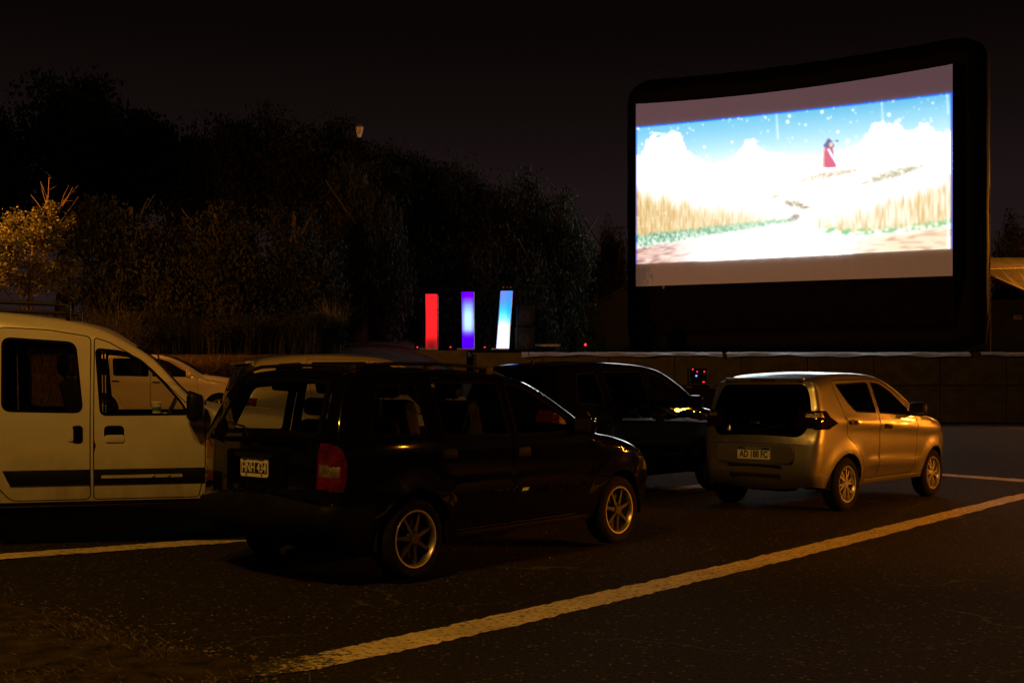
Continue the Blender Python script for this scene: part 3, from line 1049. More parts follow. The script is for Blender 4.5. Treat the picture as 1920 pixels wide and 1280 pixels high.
    flat_piece('bumper_grille', .66, .028, .004, .010, M_trim, c.root, rear_frame(c, (-.585, .50), 0, .003))
    flat_piece('bumper_grille', .62, .030, .004, .012, M_trim, c.root, rear_frame(c, (-.57, .40), 0, .003, radians(-16)))
    bm = bmesh.new()
    a = c.sp3((-.535, .84), .0, .03); b = c.sp3((-.53, .87), -.10, .03); d = c.sp3((-.515, .92), -.36, .022)
    add_tube(bm, [a, b, d], [.014, .009, .005], 8)
    bm_obj('rear_wiper', bm, M_trim, c.root, smooth=True)
    c.interior(.86, M_seat_tan, zf=.36, dash_x=1.62)
    c.wheelset(.193, 'twin', M_alloy, M_alloy, n_sp=6, ang=.2)
    return c

# ------------------------------------------------------------------ white van on the left
def build_van():
    prof = [(3.02, .28, .06, .08), (3.08, .40, .12, .10), (3.08, .62, .16, .10), (3.02, .82, .16, .08), (2.88, .93, .14, .07), (2.60, 1.00, .12, .05), (2.25, 1.04, .10, .05), (2.02, 1.07, .08, .05),
            (1.84, 1.18, .06, .03), (1.57, 1.47, .06, .03), (1.40, 1.585, .07, .03), (1.21, 1.690, .09, .04), (.98, 1.762, .10, .03), (.70, 1.805, .11, .025), (.37, 1.835, .11, .02), (-.10, 1.842, .11, .02), (-.50, 1.825, .10, .02),
            (-.60, 1.75, .08, .03), (-.64, 1.40, .06, .04), (-.67, .90, .06, .05), (-.68, .60, .08, .06), (-.70, .42, .08, .06), (-.64, .30, .06, .05)]
    c = Car('van', 'white panel van with black side strip and a cup on its dashboard', 'van', (-4.58, 9.63, gz(-4.5, 9.7)), yaw_of(.961, .276), M_white,
            prof, .83, 1.02, .32, (0.0, 2.58), .36, .30, tb=.13, tc=.05, low=.06, pf=.30, pr=.06, xf0=2.2,
            crease=None, sp=.065)
    c.side('sw', 'window', [(.455, 1.635), (.465, 1.055), (1.06, 1.04), (1.0, 1.60)], G_tint, 'sd', push=-.008, seal=.022, rnd=.075)
    c.side('fw', 'window', [(1.136, 1.556), (1.18, 1.02), (1.86, 1.02), (1.80, 1.13), (1.64, 1.315), (1.49, 1.465), (1.35, 1.535)], G_clear, 'fd', push=-.008, seal=.020, rnd=.05)
    c.side('hl', 'headlight', [(2.80, .72), (3.3, .70), (3.3, .90), (2.86, .90)], M_clear_lens, None, gap=.004, push=0.0)
    c.side('sd', 'sliding_door', [(1.112, .365), (.53, .365), (.43, .48), (.387, .80), (.387, 1.66), (.45, 1.712), (.80, 1.695), (1.112, 1.645)], M_white, None, gap=.008, rnd=.05)
    c.side('fd', 'front_door', [(1.13, .365), (1.93, .365), (1.98, .60), (1.98, .99), (1.82, 1.135), (1.56, 1.40), (1.40, 1.515), (1.24, 1.605), (1.13, 1.64)], M_white, None, gap=.008, rnd=.03)
    c.strip('ws', 'windshield', [((1.99, 1.09), -.68), ((1.99, 1.09), .68), ((1.44, 1.565), .62), ((1.44, 1.565), -.62)], G_clear, None, push=-.004, seal=.03, rnd=.06)
    c.strip('bw', 'rear_window', [((-.61, 1.66), -.60), ((-.61, 1.66), .60), ((-.66, 1.08), .62), ((-.66, 1.08), -.62)], G_tint, None, push=-.004, seal=.03, rnd=.06)
    c.strip('hl', 'headlight', [((3.05, .72), .38), ((3.05, .72), 2), ((2.93, .90), 2), ((2.93, .90), .44)], M_clear_lens, None, gap=.004, push=0.0, mirror=True)
    c.build()
    for sg in (-1, 1):
        fd, sd = c.objs[('fd', sg)], c.objs[('sd', sg)]
        c.raised('rub_strip', [(.475, .605), (.53, .485), (1.108, .485), (1.108, .605)], .016, M_trim, sg, sd)
        r = c.raised('rub_strip', [(1.135, .605), (1.135, .485), (1.972, .485), (1.975, .605)], .016, M_trim, sg, fd)
        c.raised('strip_inlay', [(1.19, .558), (1.19, .534), (1.80, .534), (1.80, .558)], .036, M_white, sg, r)
        p = c.raised('handle_pocket_shade', [(.975, .947), (.975, .807), (1.055, .807), (1.055, .947)], .004, M_seal, sg, sd, rnd=.03)  # thin black plates paint the shade inside the handle pockets
        c.raised('door_handle', [(.945, .93), (.945, .825), (.985, .825), (.985, .93)], .016, M_white, sg, sd, rnd=.02)
        c.raised('handle_pocket_shade', [(1.21, .945), (1.21, .84), (1.36, .84), (1.36, .945)], .004, M_seal, sg, fd, rnd=.04)
        c.raised('door_handle', [(1.215, .872), (1.215, .812), (1.362, .812), (1.362, .872)], .016, M_white, sg, fd, rnd=.025)
        c.raised('sill', [(.40, .325), (2.16, .325), (2.16, .356), (.40, .356)], .010, M_trim_dusty, sg, None)
        c.raised('seam_scar', [(1.128, .64), (1.134, .72), (1.150, .79), (1.132, .855)], .002, M_seal, sg, fd)
        c.mirror(1.90, 1.07, sg, M_trim, size=(.13, .19, .24), out=.13)
    # roof rack: two side bars on feet with cross bars
    rack = empty('roof_rack', (0, 0, 0), 0, c.root)
    for sg in (-1, 1):
        bm = bmesh.new()
        y = sg * .60
        add_tube(bm, [(-.45, y, 1.905), (.2, y, 1.915), (.80, y, 1.900), (.94, y, 1.888)], .016, 8)
        bm_obj('rack_bar', bm, M_trim, rack, smooth=True)
        for xx in (-.40, .93):
            bm = bmesh.new()
            add_box(bm, (xx, y, 1.835), (.04, .05, .13), bevel=.01)
            bm_obj('rack_foot', bm, M_trim, rack, smooth=True)
    for xx in (-.3, .2, .85):
        bm = bmesh.new()
        add_tube(bm, [(xx, -.62, 1.918), (xx, .62, 1.918)], .014, 8)
        bm_obj('rack_crossbar', bm, M_trim, rack, smooth=True)
    c.interior(1.26, M_seat, zf=.44, rear=False, dash_x=1.98)
    bm = bmesh.new()
    add_box(bm, (1.62, .0, 1.40), (.03, .24, .07), bevel=.012)
    add_tube(bm, [(1.62, 0, 1.42), (1.60, 0, 1.55)], .008, 6)
    bm_obj('rear_view_mirror', bm, M_trim, c.root, smooth=True)
    c.wheelset(.19, 'cover', M_alloy_dark, M_alloy_dark, n_sp=7)
    return c

# ------------------------------------------------------------------ the three cars further back share one build
def build_plain(name, label, loc, d, paint, kx, kz, W, glassm, seatm, rails=False, rim='star', rimmat=None, antenna=False, rear_glass=None):
    def q(p): return [(a * kx, b * kz) for a, b in p]
    P0 = [(3.14, .24, .05, .08), (3.22, .36, .1, .12), (3.23, .52, .12, .12), (3.16, .68, .11, .10), (3.00, .80, .1, .08), (2.70, .905, .1, .06), (2.35, .975, .09, .05), (2.15, 1.015, .08, .04),
          (1.80, 1.23, .05, .05), (1.45, 1.40, .05, .05), (1.20, 1.462, .08, .03), (.80, 1.492, .1, .02), (.30, 1.500, .1, .02), (-.20, 1.475, .1, .02), (-.48, 1.43, .08, .03),
          (-.55, 1.37, .05, .05), (-.63, 1.18, .05, .06), (-.69, 1.00, .06, .07), (-.72, .82, .09, .08), (-.74, .62, .10, .08), (-.77, .52, .10, .08), (-.76, .38, .1, .08), (-.64, .27, .05, .06)]
    prof = [(a * kx, b * kz, r, cr_) for a, b, r, cr_ in P0]
    c = Car(name, label, 'car', loc, yaw_of(*d), paint, prof, W, .98 * kz, .25 * kz, (0., 2.5 * kx), .35, .30, tb=.30, tc=.10, pf=.17, pr=.10, flare=.014,
            crease=[(-.5 * kx, .90 * kz, 2.8 * kx, .80 * kz, .010, .04), (.4 * kx, .48 * kz, 2.1 * kx, .45 * kz, .010, .04)], sp=.075)
    c.side('fw', 'window', q([(1.06, 1.0), (1.90, .995), (1.85, 1.06), (1.42, 1.325), (1.22, 1.395), (1.06, 1.412)]), glassm, 'fd', push=-.006, seal=.02, rnd=.04)
    c.side('rw', 'window', q([(.24, 1.02), (.98, 1.0), (.98, 1.415), (.20, 1.405)]), rear_glass or glassm, 'rd', push=-.006, seal=.02, rnd=.04)
    c.side('qw', 'quarter_window', q([(-.36, 1.06), (.10, 1.03), (.08, 1.40), (-.26, 1.38)]), rear_glass or glassm, None, push=-.004, seal=.02, rnd=.05)
    c.side('tl', 'taillight', q([(-.9, .80), (-.58, .80), (-.54, .96), (-.9, 1.0)]), M_red_lens, None, gap=.004, push=0.0)
    c.side('hl', 'headlight', q([(2.80, .68), (3.4, .60), (3.4, .74), (2.86, .80)]), M_clear_lens, None, gap=.004, push=0.0)
    c.side('fd', 'front_door', q([(1.025, .32), (1.98, .32), (2.04, .6), (2.03, .95), (1.92, 1.03), (1.45, 1.355), (1.24, 1.425), (1.025, 1.445)]), paint, None, gap=.006, rnd=.03)
    c.side('rd', 'rear_door', q([(1.015, .32), (.46, .32), (.40, .48), (.31, .60), (.18, .72), (.16, 1.0), (.14, 1.438), (1.015, 1.445)]), paint, None, gap=.006, rnd=.03)
    c.strip('bw', 'rear_window', [((-.55 * kx, 1.37 * kz), -.46), ((-.55 * kx, 1.37 * kz), .46), ((-.685 * kx, 1.02 * kz), .52), ((-.685 * kx, 1.02 * kz), -.52)], rear_glass or glassm, None, push=-.004, seal=.03, rnd=.05)
    c.strip('ws', 'windshield', [((2.11 * kx, 1.035 * kz), -.60), ((2.11 * kx, 1.035 * kz), .60), ((1.24 * kx, 1.455 * kz), .50), ((1.24 * kx, 1.455 * kz), -.50)], glassm, None, push=-.004, seal=.03, rnd=.06)
    c.strip('tl', 'taillight', [((-.72 * kx, .80 * kz), .46), ((-.72 * kx, .80 * kz), 2), ((-.69 * kx, 1.0 * kz), 2), ((-.69 * kx, 1.0 * kz), .50)], M_red_lens, None, gap=.004, push=0.0, mirror=True)
    c.strip('hl', 'headlight', [((3.17 * kx, .66 * kz), .40), ((3.17 * kx, .66 * kz), 2), ((3.02 * kx, .79 * kz), 2), ((3.02 * kx, .79 * kz), .46)], M_clear_lens, None, gap=.004, push=0.0, mirror=True)
    c.build()
    for sg in (-1, 1):
        fd, rd = c.objs[('fd', sg)], c.objs[('rd', sg)]
        hm = paint if paint is not M_white2 else M_trim
        c.raised('door_handle', q([(1.07, .86), (1.23, .855), (1.23, .89), (1.07, .895)]), .022, hm, sg, fd, rnd=.02)
        c.raised('door_handle', q([(.21, .885), (.37, .88), (.37, .915), (.21, .92)]), .022, hm, sg, rd, rnd=.02)
        c.mirror(1.84 * kx, 1.05 * kz, sg, paint)
        if rails:
            yr = float(c.base([.3], [1.48 * kz])[0]) - .09
            bm = bmesh.new()
            add_tube(bm, [(x * kx, sg * yr, z * kz) for x, z in ((-.40, 1.44), (-.30, 1.515), (.3, 1.545), (.8, 1.53), (1.0, 1.475))], .017, 8)
            bm_obj('roof_rail', bm, M_trim, c.root, smooth=True)
    flat_piece('spoiler', .98, .035, .14, .012, paint, c.root, rear_frame(c, (-.50 * kx, 1.425 * kz), 0, -.05, radians(4)))
    if antenna:
        bm = bmesh.new()
        add_tube(bm, [(-.22 * kx, 0, 1.47 * kz), (-.26 * kx, 0, 1.512 * kz)], [.03, .014], 8)
        add_tube(bm, [(-.25 * kx, 0, 1.505 * kz), (-.42 * kx, 0, 1.505 * kz + .26)], [.005, .003], 6)
        bm_obj('antenna', bm, M_trim, c.root, smooth=True)
    c.interior(1.18 * kx, seatm, zf=.36 * kz, dash_x=1.92 * kx)
    c.wheelset(.195, rim, rimmat or M_alloy, rimmat or M_alloy, n_sp=5 if rim == 'twin' else 9)
    return c
# ================================================================== the setting
def asphalt_nodes(N, L, tc):
    """returns a colour socket and a height socket of worn asphalt"""
    big = N.new("ShaderNodeTexNoise"); big.inputs["Scale"].default_value = 0.35; big.inputs["Detail"].default_value = 6
    L.new(tc.outputs["Object"], big.inputs["Vector"])
    fine = N.new("ShaderNodeTexNoise"); fine.inputs["Scale"].default_value = 38; fine.inputs["Detail"].default_value = 6; fine.inputs["Roughness"].default_value = 0.8
    L.new(tc.outputs["Object"], fine.inputs["Vector"])
    vor = N.new("ShaderNodeTexVoronoi"); vor.inputs["Scale"].default_value = 40
    L.new(tc.outputs["Object"], vor.inputs["Vector"])
    base = N.new("ShaderNodeValToRGB")
    base.color_ramp.elements[0].position = 0.38; base.color_ramp.elements[0].color = (0.006, 0.0056, 0.0054, 1)
    base.color_ramp.elements[1].position = 0.66; base.color_ramp.elements[1].color = (0.046, 0.041, 0.037, 1)
    L.new(fine.outputs["Fac"], base.inputs[0])
    # pale stones: random per cell, few of them
    st = N.new("ShaderNodeMath"); st.operation = 'GREATER_THAN'; st.inputs[1].default_value = 0.94
    sp = N.new("ShaderNodeSeparateColor")
    L.new(vor.outputs["Color"], sp.inputs[0])
    L.new(sp.outputs[0], st.inputs[0])
    near = N.new("ShaderNodeMath"); near.operation = 'LESS_THAN'; near.inputs[1].default_value = 0.42
    L.new(vor.outputs["Distance"], near.inputs[0])
    m1 = N.new("ShaderNodeMath"); m1.operation = 'MULTIPLY'
    L.new(st.outputs[0], m1.inputs[0]); L.new(near.outputs[0], m1.inputs[1])
    mix1 = N.new("ShaderNodeMixRGB"); mix1.inputs[2].default_value = (0.13, 0.115, 0.095, 1)
    L.new(m1.outputs[0], mix1.inputs[0]); L.new(base.outputs[0], mix1.inputs[1])
    # dust patches
    mr = N.new("ShaderNodeMapRange"); mr.inputs[1].default_value = 0.45; mr.inputs[2].default_value = 0.75; mr.inputs[4].default_value = 0.30
    L.new(big.outputs["Fac"], mr.inputs[0])
    mix2 = N.new("ShaderNodeMixRGB"); mix2.inputs[2].default_value = (0.036, 0.031, 0.026, 1)
    L.new(mr.outputs[0], mix2.inputs[0]); L.new(mix1.outputs[0], mix2.inputs[1])
    # dusty cracks
    wob = N.new("ShaderNodeTexNoise"); wob.inputs["Scale"].default_value = 2.2; wob.inputs["Detail"].default_value = 5
    L.new(tc.outputs["Object"], wob.inputs["Vector"])
    ad = N.new("ShaderNodeVectorMath"); ad.operation = 'MULTIPLY_ADD'; ad.inputs[1].default_value = (0.8, 0.8, 0.0)
    L.new(wob.outputs["Color"], ad.inputs[0]); L.new(tc.outputs["Object"], ad.inputs[2])
    v2 = N.new("ShaderNodeTexVoronoi"); v2.feature = 'DISTANCE_TO_EDGE'; v2.inputs["Scale"].default_value = 0.42
    L.new(ad.outputs[0], v2.inputs["Vector"])
    cr_ = N.new("ShaderNodeMapRange"); cr_.inputs[1].default_value = 0.0; cr_.inputs[2].default_value = 0.006; cr_.inputs[3].default_value = 1.0; cr_.inputs[4].default_value = 0.0
    L.new(v2.outputs["Distance"], cr_.inputs[0])
    gate = N.new("ShaderNodeMapRange"); gate.inputs[1].default_value = 0.48; gate.inputs[2].default_value = 0.62
    n3 = N.new("ShaderNodeTexNoise"); n3.inputs["Scale"].default_value = 0.9; n3.inputs["Detail"].default_value = 3
    L.new(tc.outputs["Object"], n3.inputs["Vector"]); L.new(n3.outputs["Fac"], gate.inputs[0])
    m3 = N.new("ShaderNodeMath"); m3.operation = 'MULTIPLY'
    L.new(cr_.outputs[0], m3.inputs[0]); L.new(gate.outputs[0], m3.inputs[1])
    m4 = N.new("ShaderNodeMath"); m4.operation = 'MULTIPLY'; m4.inputs[1].default_value = 0.55
    L.new(m3.outputs[0], m4.inputs[0])
    mix3 = N.new("ShaderNodeMixRGB"); mix3.inputs[2].default_value = (0.16, 0.135, 0.10, 1)
    L.new(m4.outputs[0], mix3.inputs[0]); L.new(mix2.outputs[0], mix3.inputs[1])
    h = N.new("ShaderNodeMath"); h.operation = 'ADD'
    L.new(fine.outputs["Fac"], h.inputs[0]); L.new(vor.outputs["Distance"], h.inputs[1])
    return mix3.outputs[0], h.outputs[0]

def make_asphalt():
    m, N, L = nmat("asphalt")
    out = N.new("ShaderNodeOutputMaterial"); b = N.new("ShaderNodeBsdfPrincipled"); tc = N.new("ShaderNodeTexCoord")
    c, h = asphalt_nodes(N, L, tc)
    L.new(c, b.inputs["Base Color"])
    b.inputs["Roughness"].default_value = 0.9
    b.inputs["Specular IOR Level"].default_value = 0.09
    bp = N.new("ShaderNodeBump"); bp.inputs["Strength"].default_value = 0.65; bp.inputs["Distance"].default_value = 0.012
    L.new(h, bp.inputs["Height"]); L.new(bp.outputs[0], b.inputs["Normal"])
    L.new(b.outputs[0], out.inputs[0])
    return m

def make_line_paint():
    m, N, L = nmat("worn_line_paint")
    out = N.new("ShaderNodeOutputMaterial"); b = N.new("ShaderNodeBsdfPrincipled"); tc = N.new("ShaderNodeTexCoord")
    c, h = asphalt_nodes(N, L, tc)
    n1 = N.new("ShaderNodeTexNoise"); n1.inputs["Scale"].default_value = 26; n1.inputs["Detail"].default_value = 8; n1.inputs["Roughness"].default_value = 0.75
    L.new(tc.outputs["Object"], n1.inputs["Vector"])
    mr = N.new("ShaderNodeMapRange"); mr.inputs[1].default_value = 0.36; mr.inputs[2].default_value = 0.50
    # the end that runs into the dry verge is scuffed away
    sx = N.new("ShaderNodeSeparateXYZ"); L.new(tc.outputs["Object"], sx.inputs[0])
    ex = N.new("ShaderNodeMapRange"); ex.inputs[1].default_value = -.70; ex.inputs[2].default_value = -1.40; L.new(sx.outputs["X"], ex.inputs[0])
    ey = N.new("ShaderNodeMapRange"); ey.inputs[1].default_value = 6.4; ey.inputs[2].default_value = 5.9; L.new(sx.outputs["Y"], ey.inputs[0])
    em = N.new("ShaderNodeMath"); em.operation = 'MULTIPLY'; L.new(ex.outputs[0], em.inputs[0]); L.new(ey.outputs[0], em.inputs[1])
    es = N.new("ShaderNodeMath"); es.operation = 'MULTIPLY_ADD'; es.inputs[1].default_value = -.26
    L.new(em.outputs[0], es.inputs[0]); L.new(n1.outputs["Fac"], es.inputs[2])
    L.new(es.outputs[0], mr.inputs[0])
    n2 = N.new("ShaderNodeTexNoise"); n2.inputs["Scale"].default_value = 3; n2.inputs["Detail"].default_value = 6
    L.new(tc.outputs["Object"], n2.inputs["Vector"])
    pc = N.new("ShaderNodeValToRGB")
    pc.color_ramp.elements[0].position = 0.3; pc.color_ramp.elements[0].color = (0.58, 0.49, 0.32, 1)
    pc.color_ramp.elements[1].position = 0.7; pc.color_ramp.elements[1].color = (0.82, 0.70, 0.46, 1)
    L.new(n2.outputs["Fac"], pc.inputs[0])
    mx = N.new("ShaderNodeMixRGB")
    L.new(mr.outputs[0], mx.inputs[0]); L.new(c, mx.inputs[1]); L.new(pc.outputs[0], mx.inputs[2])
    L.new(mx.outputs[0], b.inputs["Base Color"])
    b.inputs["Roughness"].default_value = 0.8
    bp = N.new("ShaderNodeBump"); bp.inputs["Strength"].default_value = 0.4; bp.inputs["Distance"].default_value = 0.01
    L.new(h, bp.inputs["Height"]); L.new(bp.outputs[0], b.inputs["Normal"])
    L.new(b.outputs[0], out.inputs[0])
    return m

M_asphalt = make_asphalt()
M_line = make_line_paint()
M_soil = principled("soil", (0.075, 0.052, 0.034), 0.95, noise=0.55, nscale=3.0, bump=0.8, bscale=22, spec=0.1)
M_soil2 = principled("dry_soil", (0.036, 0.028, 0.018), 0.95, noise=0.85, nscale=7.0, bump=1.0, bscale=40, spec=0.1)
M_concrete = principled("concrete", (0.11, 0.108, 0.106), 0.85, noise=0.35, nscale=2.2, bump=0.4, bscale=30, spec=0.25)
M_concrete_dark = principled("concrete_joint", (0.03, 0.029, 0.027), 0.9)
M_vinyl = principled("white_vinyl", (0.42, 0.41, 0.41), 0.5, noise=0.25, nscale=4)

def grid_sheet(name, xs, ys, zoff, mat, kind):
    V = [(x, y, gz(x, y) + zoff) for y in ys for x in xs]
    nx = len(xs)
    F = [(j * nx + i, j * nx + i + 1, (j + 1) * nx + i + 1, (j + 1) * nx + i) for j in range(len(ys) - 1) for i in range(nx - 1)]
    o = mesh_obj(name, V, F, mat, None, smooth=True)
    o["kind"] = kind
    return o

xs = [-600, -300, -150, -80, -50] + list(np.arange(-36, 41, 1.0)) + [50, 80, 150, 300, 600]
ys = [-400, -150, -60, -30] + list(np.arange(-20, 66, 1.0)) + [80, 110, 160, 300, 700, 1200]
grid_sheet('ground', [float(v) for v in xs], [float(v) for v in ys], -0.012, M_soil, 'structure')

# asphalt: its far edge is set by the verge in front of the stage
def build_asphalt():
    xs = np.arange(-17, 32.01, 0.5)
    V, F = [], []
    rows = 96
    def far(x):
        # kerb-less edge: bank on the left, verge on the right
        return float(np.interp(x, [-17, -9, -5, -1, 4, 10, 15.1, 15.4, 20, 32], [27.6, 28.0, 29.5, 36.0, 40.8, 41.4, 40.8, 35.4, 31.5, 29.0])) + 0.12 * sin(x * 3.1) + 0.08 * sin(x * 7.7 + 1)
    for j in range(rows + 1):
        for x in xs:
            y = -26 + (far(x) + 26) * (j / rows)
            V.append((x, y, gz(x, y) + 0.0))
    n = len(xs)
    for j in range(rows):
        for i in range(n - 1):
            F.append((j * n + i, j * n + i + 1, (j + 1) * n + i + 1, (j + 1) * n + i))
    o = mesh_obj('parking_lot', V, F, M_asphalt, None, smooth=True)
    o["kind"] = 'structure'
build_asphalt()

def marking(name, up, lo, step=10, jit=0.9, zoff=0.005):
    up, lo = np.array(up, float), np.array(lo, float)
    xs = np.arange(max(up[0, 0], lo[0, 0]), min(up[-1, 0], lo[-1, 0]) + 0.1, step)
    V, F = [], []
    rg = np.random.default_rng(5)
    for x in xs:
        yu = np.interp(x, up[:, 0], up[:, 1]); yl = np.interp(x, lo[:, 0], lo[:, 1])
        w = yl - yu
        yu += rg.normal() * jit * w / 25; yl += rg.normal() * jit * w / 25
        a, b = ground_px(x, yu), ground_px(x, yl)
        a.z += zoff; b.z += zoff
        m = (a + b) / 2
        V += [a, m, b]
    for i in range(len(xs) - 1):
        F += [(3 * i, 3 * i + 1, 3 * i + 4, 3 * i + 3), (3 * i + 1, 3 * i + 2, 3 * i + 5, 3 * i + 4)]
    o = mesh_obj(name, V, F, M_line, None)
    o["kind"] = 'structure'
    return o

marking('road_marking', [(300, 1262), (440, 1249), (570, 1230), (760, 1191), (960, 1147), (1210, 1092), (1460, 1035), (1700, 977), (1920, 924), (2100, 882)],
        [(300, 1284), (440, 1274), (570, 1260), (760, 1220), (960, 1175), (1210, 1115), (1460, 1055), (1700, 993), (1920, 935), (2100, 892)])
marking('road_marking', [(-120, 1047), (0, 1039), (415, 1009), (640, 988), (900, 958), (1220, 920), (1320, 907), (1460, 889)],
        [(-120, 1057), (0, 1049), (415, 1019), (640, 997), (900, 966), (1220, 928), (1320, 914), (1460, 895)])
marking('road_marking', [(1690, 883), (1765, 888), (1920, 899), (2060, 909)], [(1690, 887), (1765, 892), (1920, 904), (2060, 915)])

# dry verge with dead grass in the near left corner
def dry_patch():
    edge = [(-260, 1120), (0, 1128), (70, 1150), (160, 1158), (225, 1186), (275, 1214), (380, 1230), (440, 1236), (482, 1250), (450, 1276), (400, 1310), (300, 1420), (-400, 1420)]
    e2 = resample(edge, 26)
    rg = np.random.default_rng(3)
    pts = []
    for x, y in e2:
        pts.append(ground_px(x + rg.normal() * 5, y + rg.normal() * 3.5))
    poly = [(p.x, p.y) for p in pts]
    P, T, _ = cdt(ccw(poly), [], 0.12)
    A = np.array(poly)
    d = np.sqrt(((P[:, None] - A[None]) ** 2).sum(2)).min(1)
    V = [(p[0], p[1], gz(p[0], p[1]) + 0.008 + min(0.016, 0.06 * d[i]) * (0.6 + 0.6 * rg.random())) for i, p in enumerate(P)]
    o = mesh_obj('dry_verge', V, T, M_soil2, None, smooth=True)
    o["kind"] = 'structure'
    # dead grass blades
    bl_v, bl_f = [], []
    lo, hi = A.min(0), A.max(0)
    cand = np.stack([rg.uniform(lo[0], hi[0], 60000), rg.uniform(lo[1], hi[1], 60000)], 1)
    cand = cand[in_poly(cand, poly)]
    n = 0
    while n < min(16000, len(cand)):
        x, y = cand[n] + rg.normal(size=2) * (.16 if n % 3 == 0 else .03)
        n += 1
        if math.sin(x * 5.1 + 2 * math.sin(y * 4)) + math.sin(y * 6.3) + rg.normal() * 0.9 < 0.5:
            continue
        h = rg.uniform(0.008, 0.04); a = rg.uniform(0, 2 * pi); le = rg.uniform(0.4, 2.2); w = rg.uniform(0.001, 0.0024)
        z = gz(x, y) + 0.003
        dx, dy = cos(a), sin(a)
        b = len(bl_v)
        bl_v += [(x - dy * w, y + dx * w, z), (x + dy * w, y - dx * w, z), (x + dx * h * le * .5 + dy * w * .7, y + dy * h * le * .5 - dx * w * .7, z + h * .7), (x + dx * h * le, y + dy * h * le, z + h)]
        bl_f += [(b, b + 1, b + 2), (b, b + 2, b + 3)]
    for _ in range(700):
        i = rg.integers(0, len(poly)); x, y = poly[i][0] + rg.normal() * .12, poly[i][1] + rg.normal() * .10
        z = gz(x, y) + .002; r = rg.uniform(.004, .016); b = len(bl_v)
        for k in range(5):
            a = 2 * pi * k / 5 + rg.uniform(-.4, .4)
            bl_v.append((x + cos(a) * r * rg.uniform(.6, 1.4), y + sin(a) * r * rg.uniform(.6, 1.4), z))
        bl_v.append((x, y, z + r * .6))
        for k in range(5):
            bl_f.append((b + k, b + (k + 1) % 5, b + 5))
    m = principled("dead_grass", (0.14, 0.105, 0.055), 0.9, noise=0.4, nscale=9)
    o = mesh_obj('dead_grass', bl_v, bl_f, m)
    set_props(o, 'dead yellow grass on the dry verge in the near corner', 'grass', kind='stuff')
dry_patch()

def loose_stones():
    rg = np.random.default_rng(9)
    V, F = [], []
    for _ in range(520):
        Y = rg.uniform(5.0, 13.0); X = rg.uniform(-0.5, 0.5) * Y
        s = rg.uniform(0.003, 0.009)
        z = gz(X, Y) + s * 0.4
        b = len(V)
        for k in range(5):
            a = 2 * pi * k / 5 + rg.uniform(-.3, .3)
            V.append((X + cos(a) * s * rg.uniform(.7, 1.4), Y + sin(a) * s * rg.uniform(.7, 1.4), z - s * 0.4))
        V.append((X, Y, z + s * 0.6))
        for k in range(5):
            F.append((b + k, b + (k + 1) % 5, b + 5))
    o = mesh_obj('grit', V, F, principled("grit", (0.15, 0.13, 0.10), 0.9, noise=.4, nscale=30))
    set_props(o, 'pale grit scattered over the asphalt', 'grit', kind='stuff')
loose_stones()

# ------------------------------------------------------------------ stage platform of concrete panels
ST_Y = 42.5
ST_Z = CAM_H + (HOR - 663) / FPX * ST_Y
LB_Z = CAM_H + (HOR - 657) / FPX * ST_Y
def build_stage():
    root = empty('stage_platform', (12, ST_Y + 4, 0))
    set_props(root, 'long raised concrete stage platform under the film screen', 'stage')
    def loc(x, y, z): return (x - 12, y - ST_Y - 4, z)
    bm = bmesh.new()
    add_box(bm, loc(13.2, ST_Y + 6.05, ST_Z / 2 - .3), (29.2, 12.0, ST_Z + .55))
    add_box(bm, loc(-3.65, ST_Y + 3.05, LB_Z / 2 - .3), (4.1, 6.0, LB_Z + .55))
    bm_obj('stage_core', bm, M_concrete_dark, root)
    bm = bmesh.new()
    add_box(bm, loc(13.2, ST_Y + 6.0, ST_Z + .012), (29.3, 12.1, .05))
    bm_obj('stage_floor', bm, M_concrete, root)
    rg = random.Random(4)
    def panel(x0, x1, z0, z1, y):
        bm = bmesh.new()
        add_box(bm, loc((x0 + x1) / 2, y + rg.uniform(-.012, .012), (z0 + z1) / 2), (x1 - x0 - .03, .12, z1 - z0 - .03), Matrix.Rotation(rg.uniform(-.004, .004), 3, 'Z'), bevel=.012, seg=1)
        bm_obj('concrete_panel', bm, M_concrete, root)
    x = -1.30
    while x < 27.5:
        panel(x, x + 2.4, 1.35, ST_Z, ST_Y)
        panel(x, x + 2.4, 0.0, 1.35, ST_Y)
        x += 2.4
    for a, b in ((-5.65, -3.7), (-3.7, -1.62)):
        panel(a, b, 1.45, LB_Z + .02, ST_Y)
        panel(a, b, 0.2, 1.45, ST_Y)
    bm = bmesh.new()
    add_box(bm, loc(-5.2, ST_Y - .062, LB_Z - .22), (.62, .02, .10))
    bm_obj('niche_shade', bm, M_concrete_dark, root)  # flat dark plate on the panel paints the shade of a niche
    # wrinkled white sheet folded over the front edge
    rgn = np.random.default_rng(8)
    for (x0, x1, top) in ((0.35, 7.6, ST_Z), (7.75, 16.55, ST_Z), (16.95, 26.0, ST_Z)):
        V, F = [], []
        n = int((x1 - x0) / .12)
        for i in range(n + 1):
            X = x0 + (x1 - x0) * i / n
            wv = .022 * sin(X * 2.3) + .016 * sin(X * 5.1 + 1) + .012 * rgn.normal()
            dr = .085 + .030 * sin(X * 1.7 + .6) + .022 * sin(X * 4.3)
            dr = max(.04, dr)
            for (yy, zz) in ((.35, .05), (-.02, .055 + .3 * wv), (-.10 + wv * .5, .035 + .5 * wv), (-.17 + wv, -dr * .5), (-.23 + wv, -dr)):
                V.append(loc(X, ST_Y + yy, top + zz))
        for i in range(n):
            for k in range(4):
                a = i * 5 + k
                F.append((a, a + 5, a + 6, a + 1))
        mesh_obj('edge_sheet', V, F, M_vinyl, root, smooth=True)
    return root
build_stage()

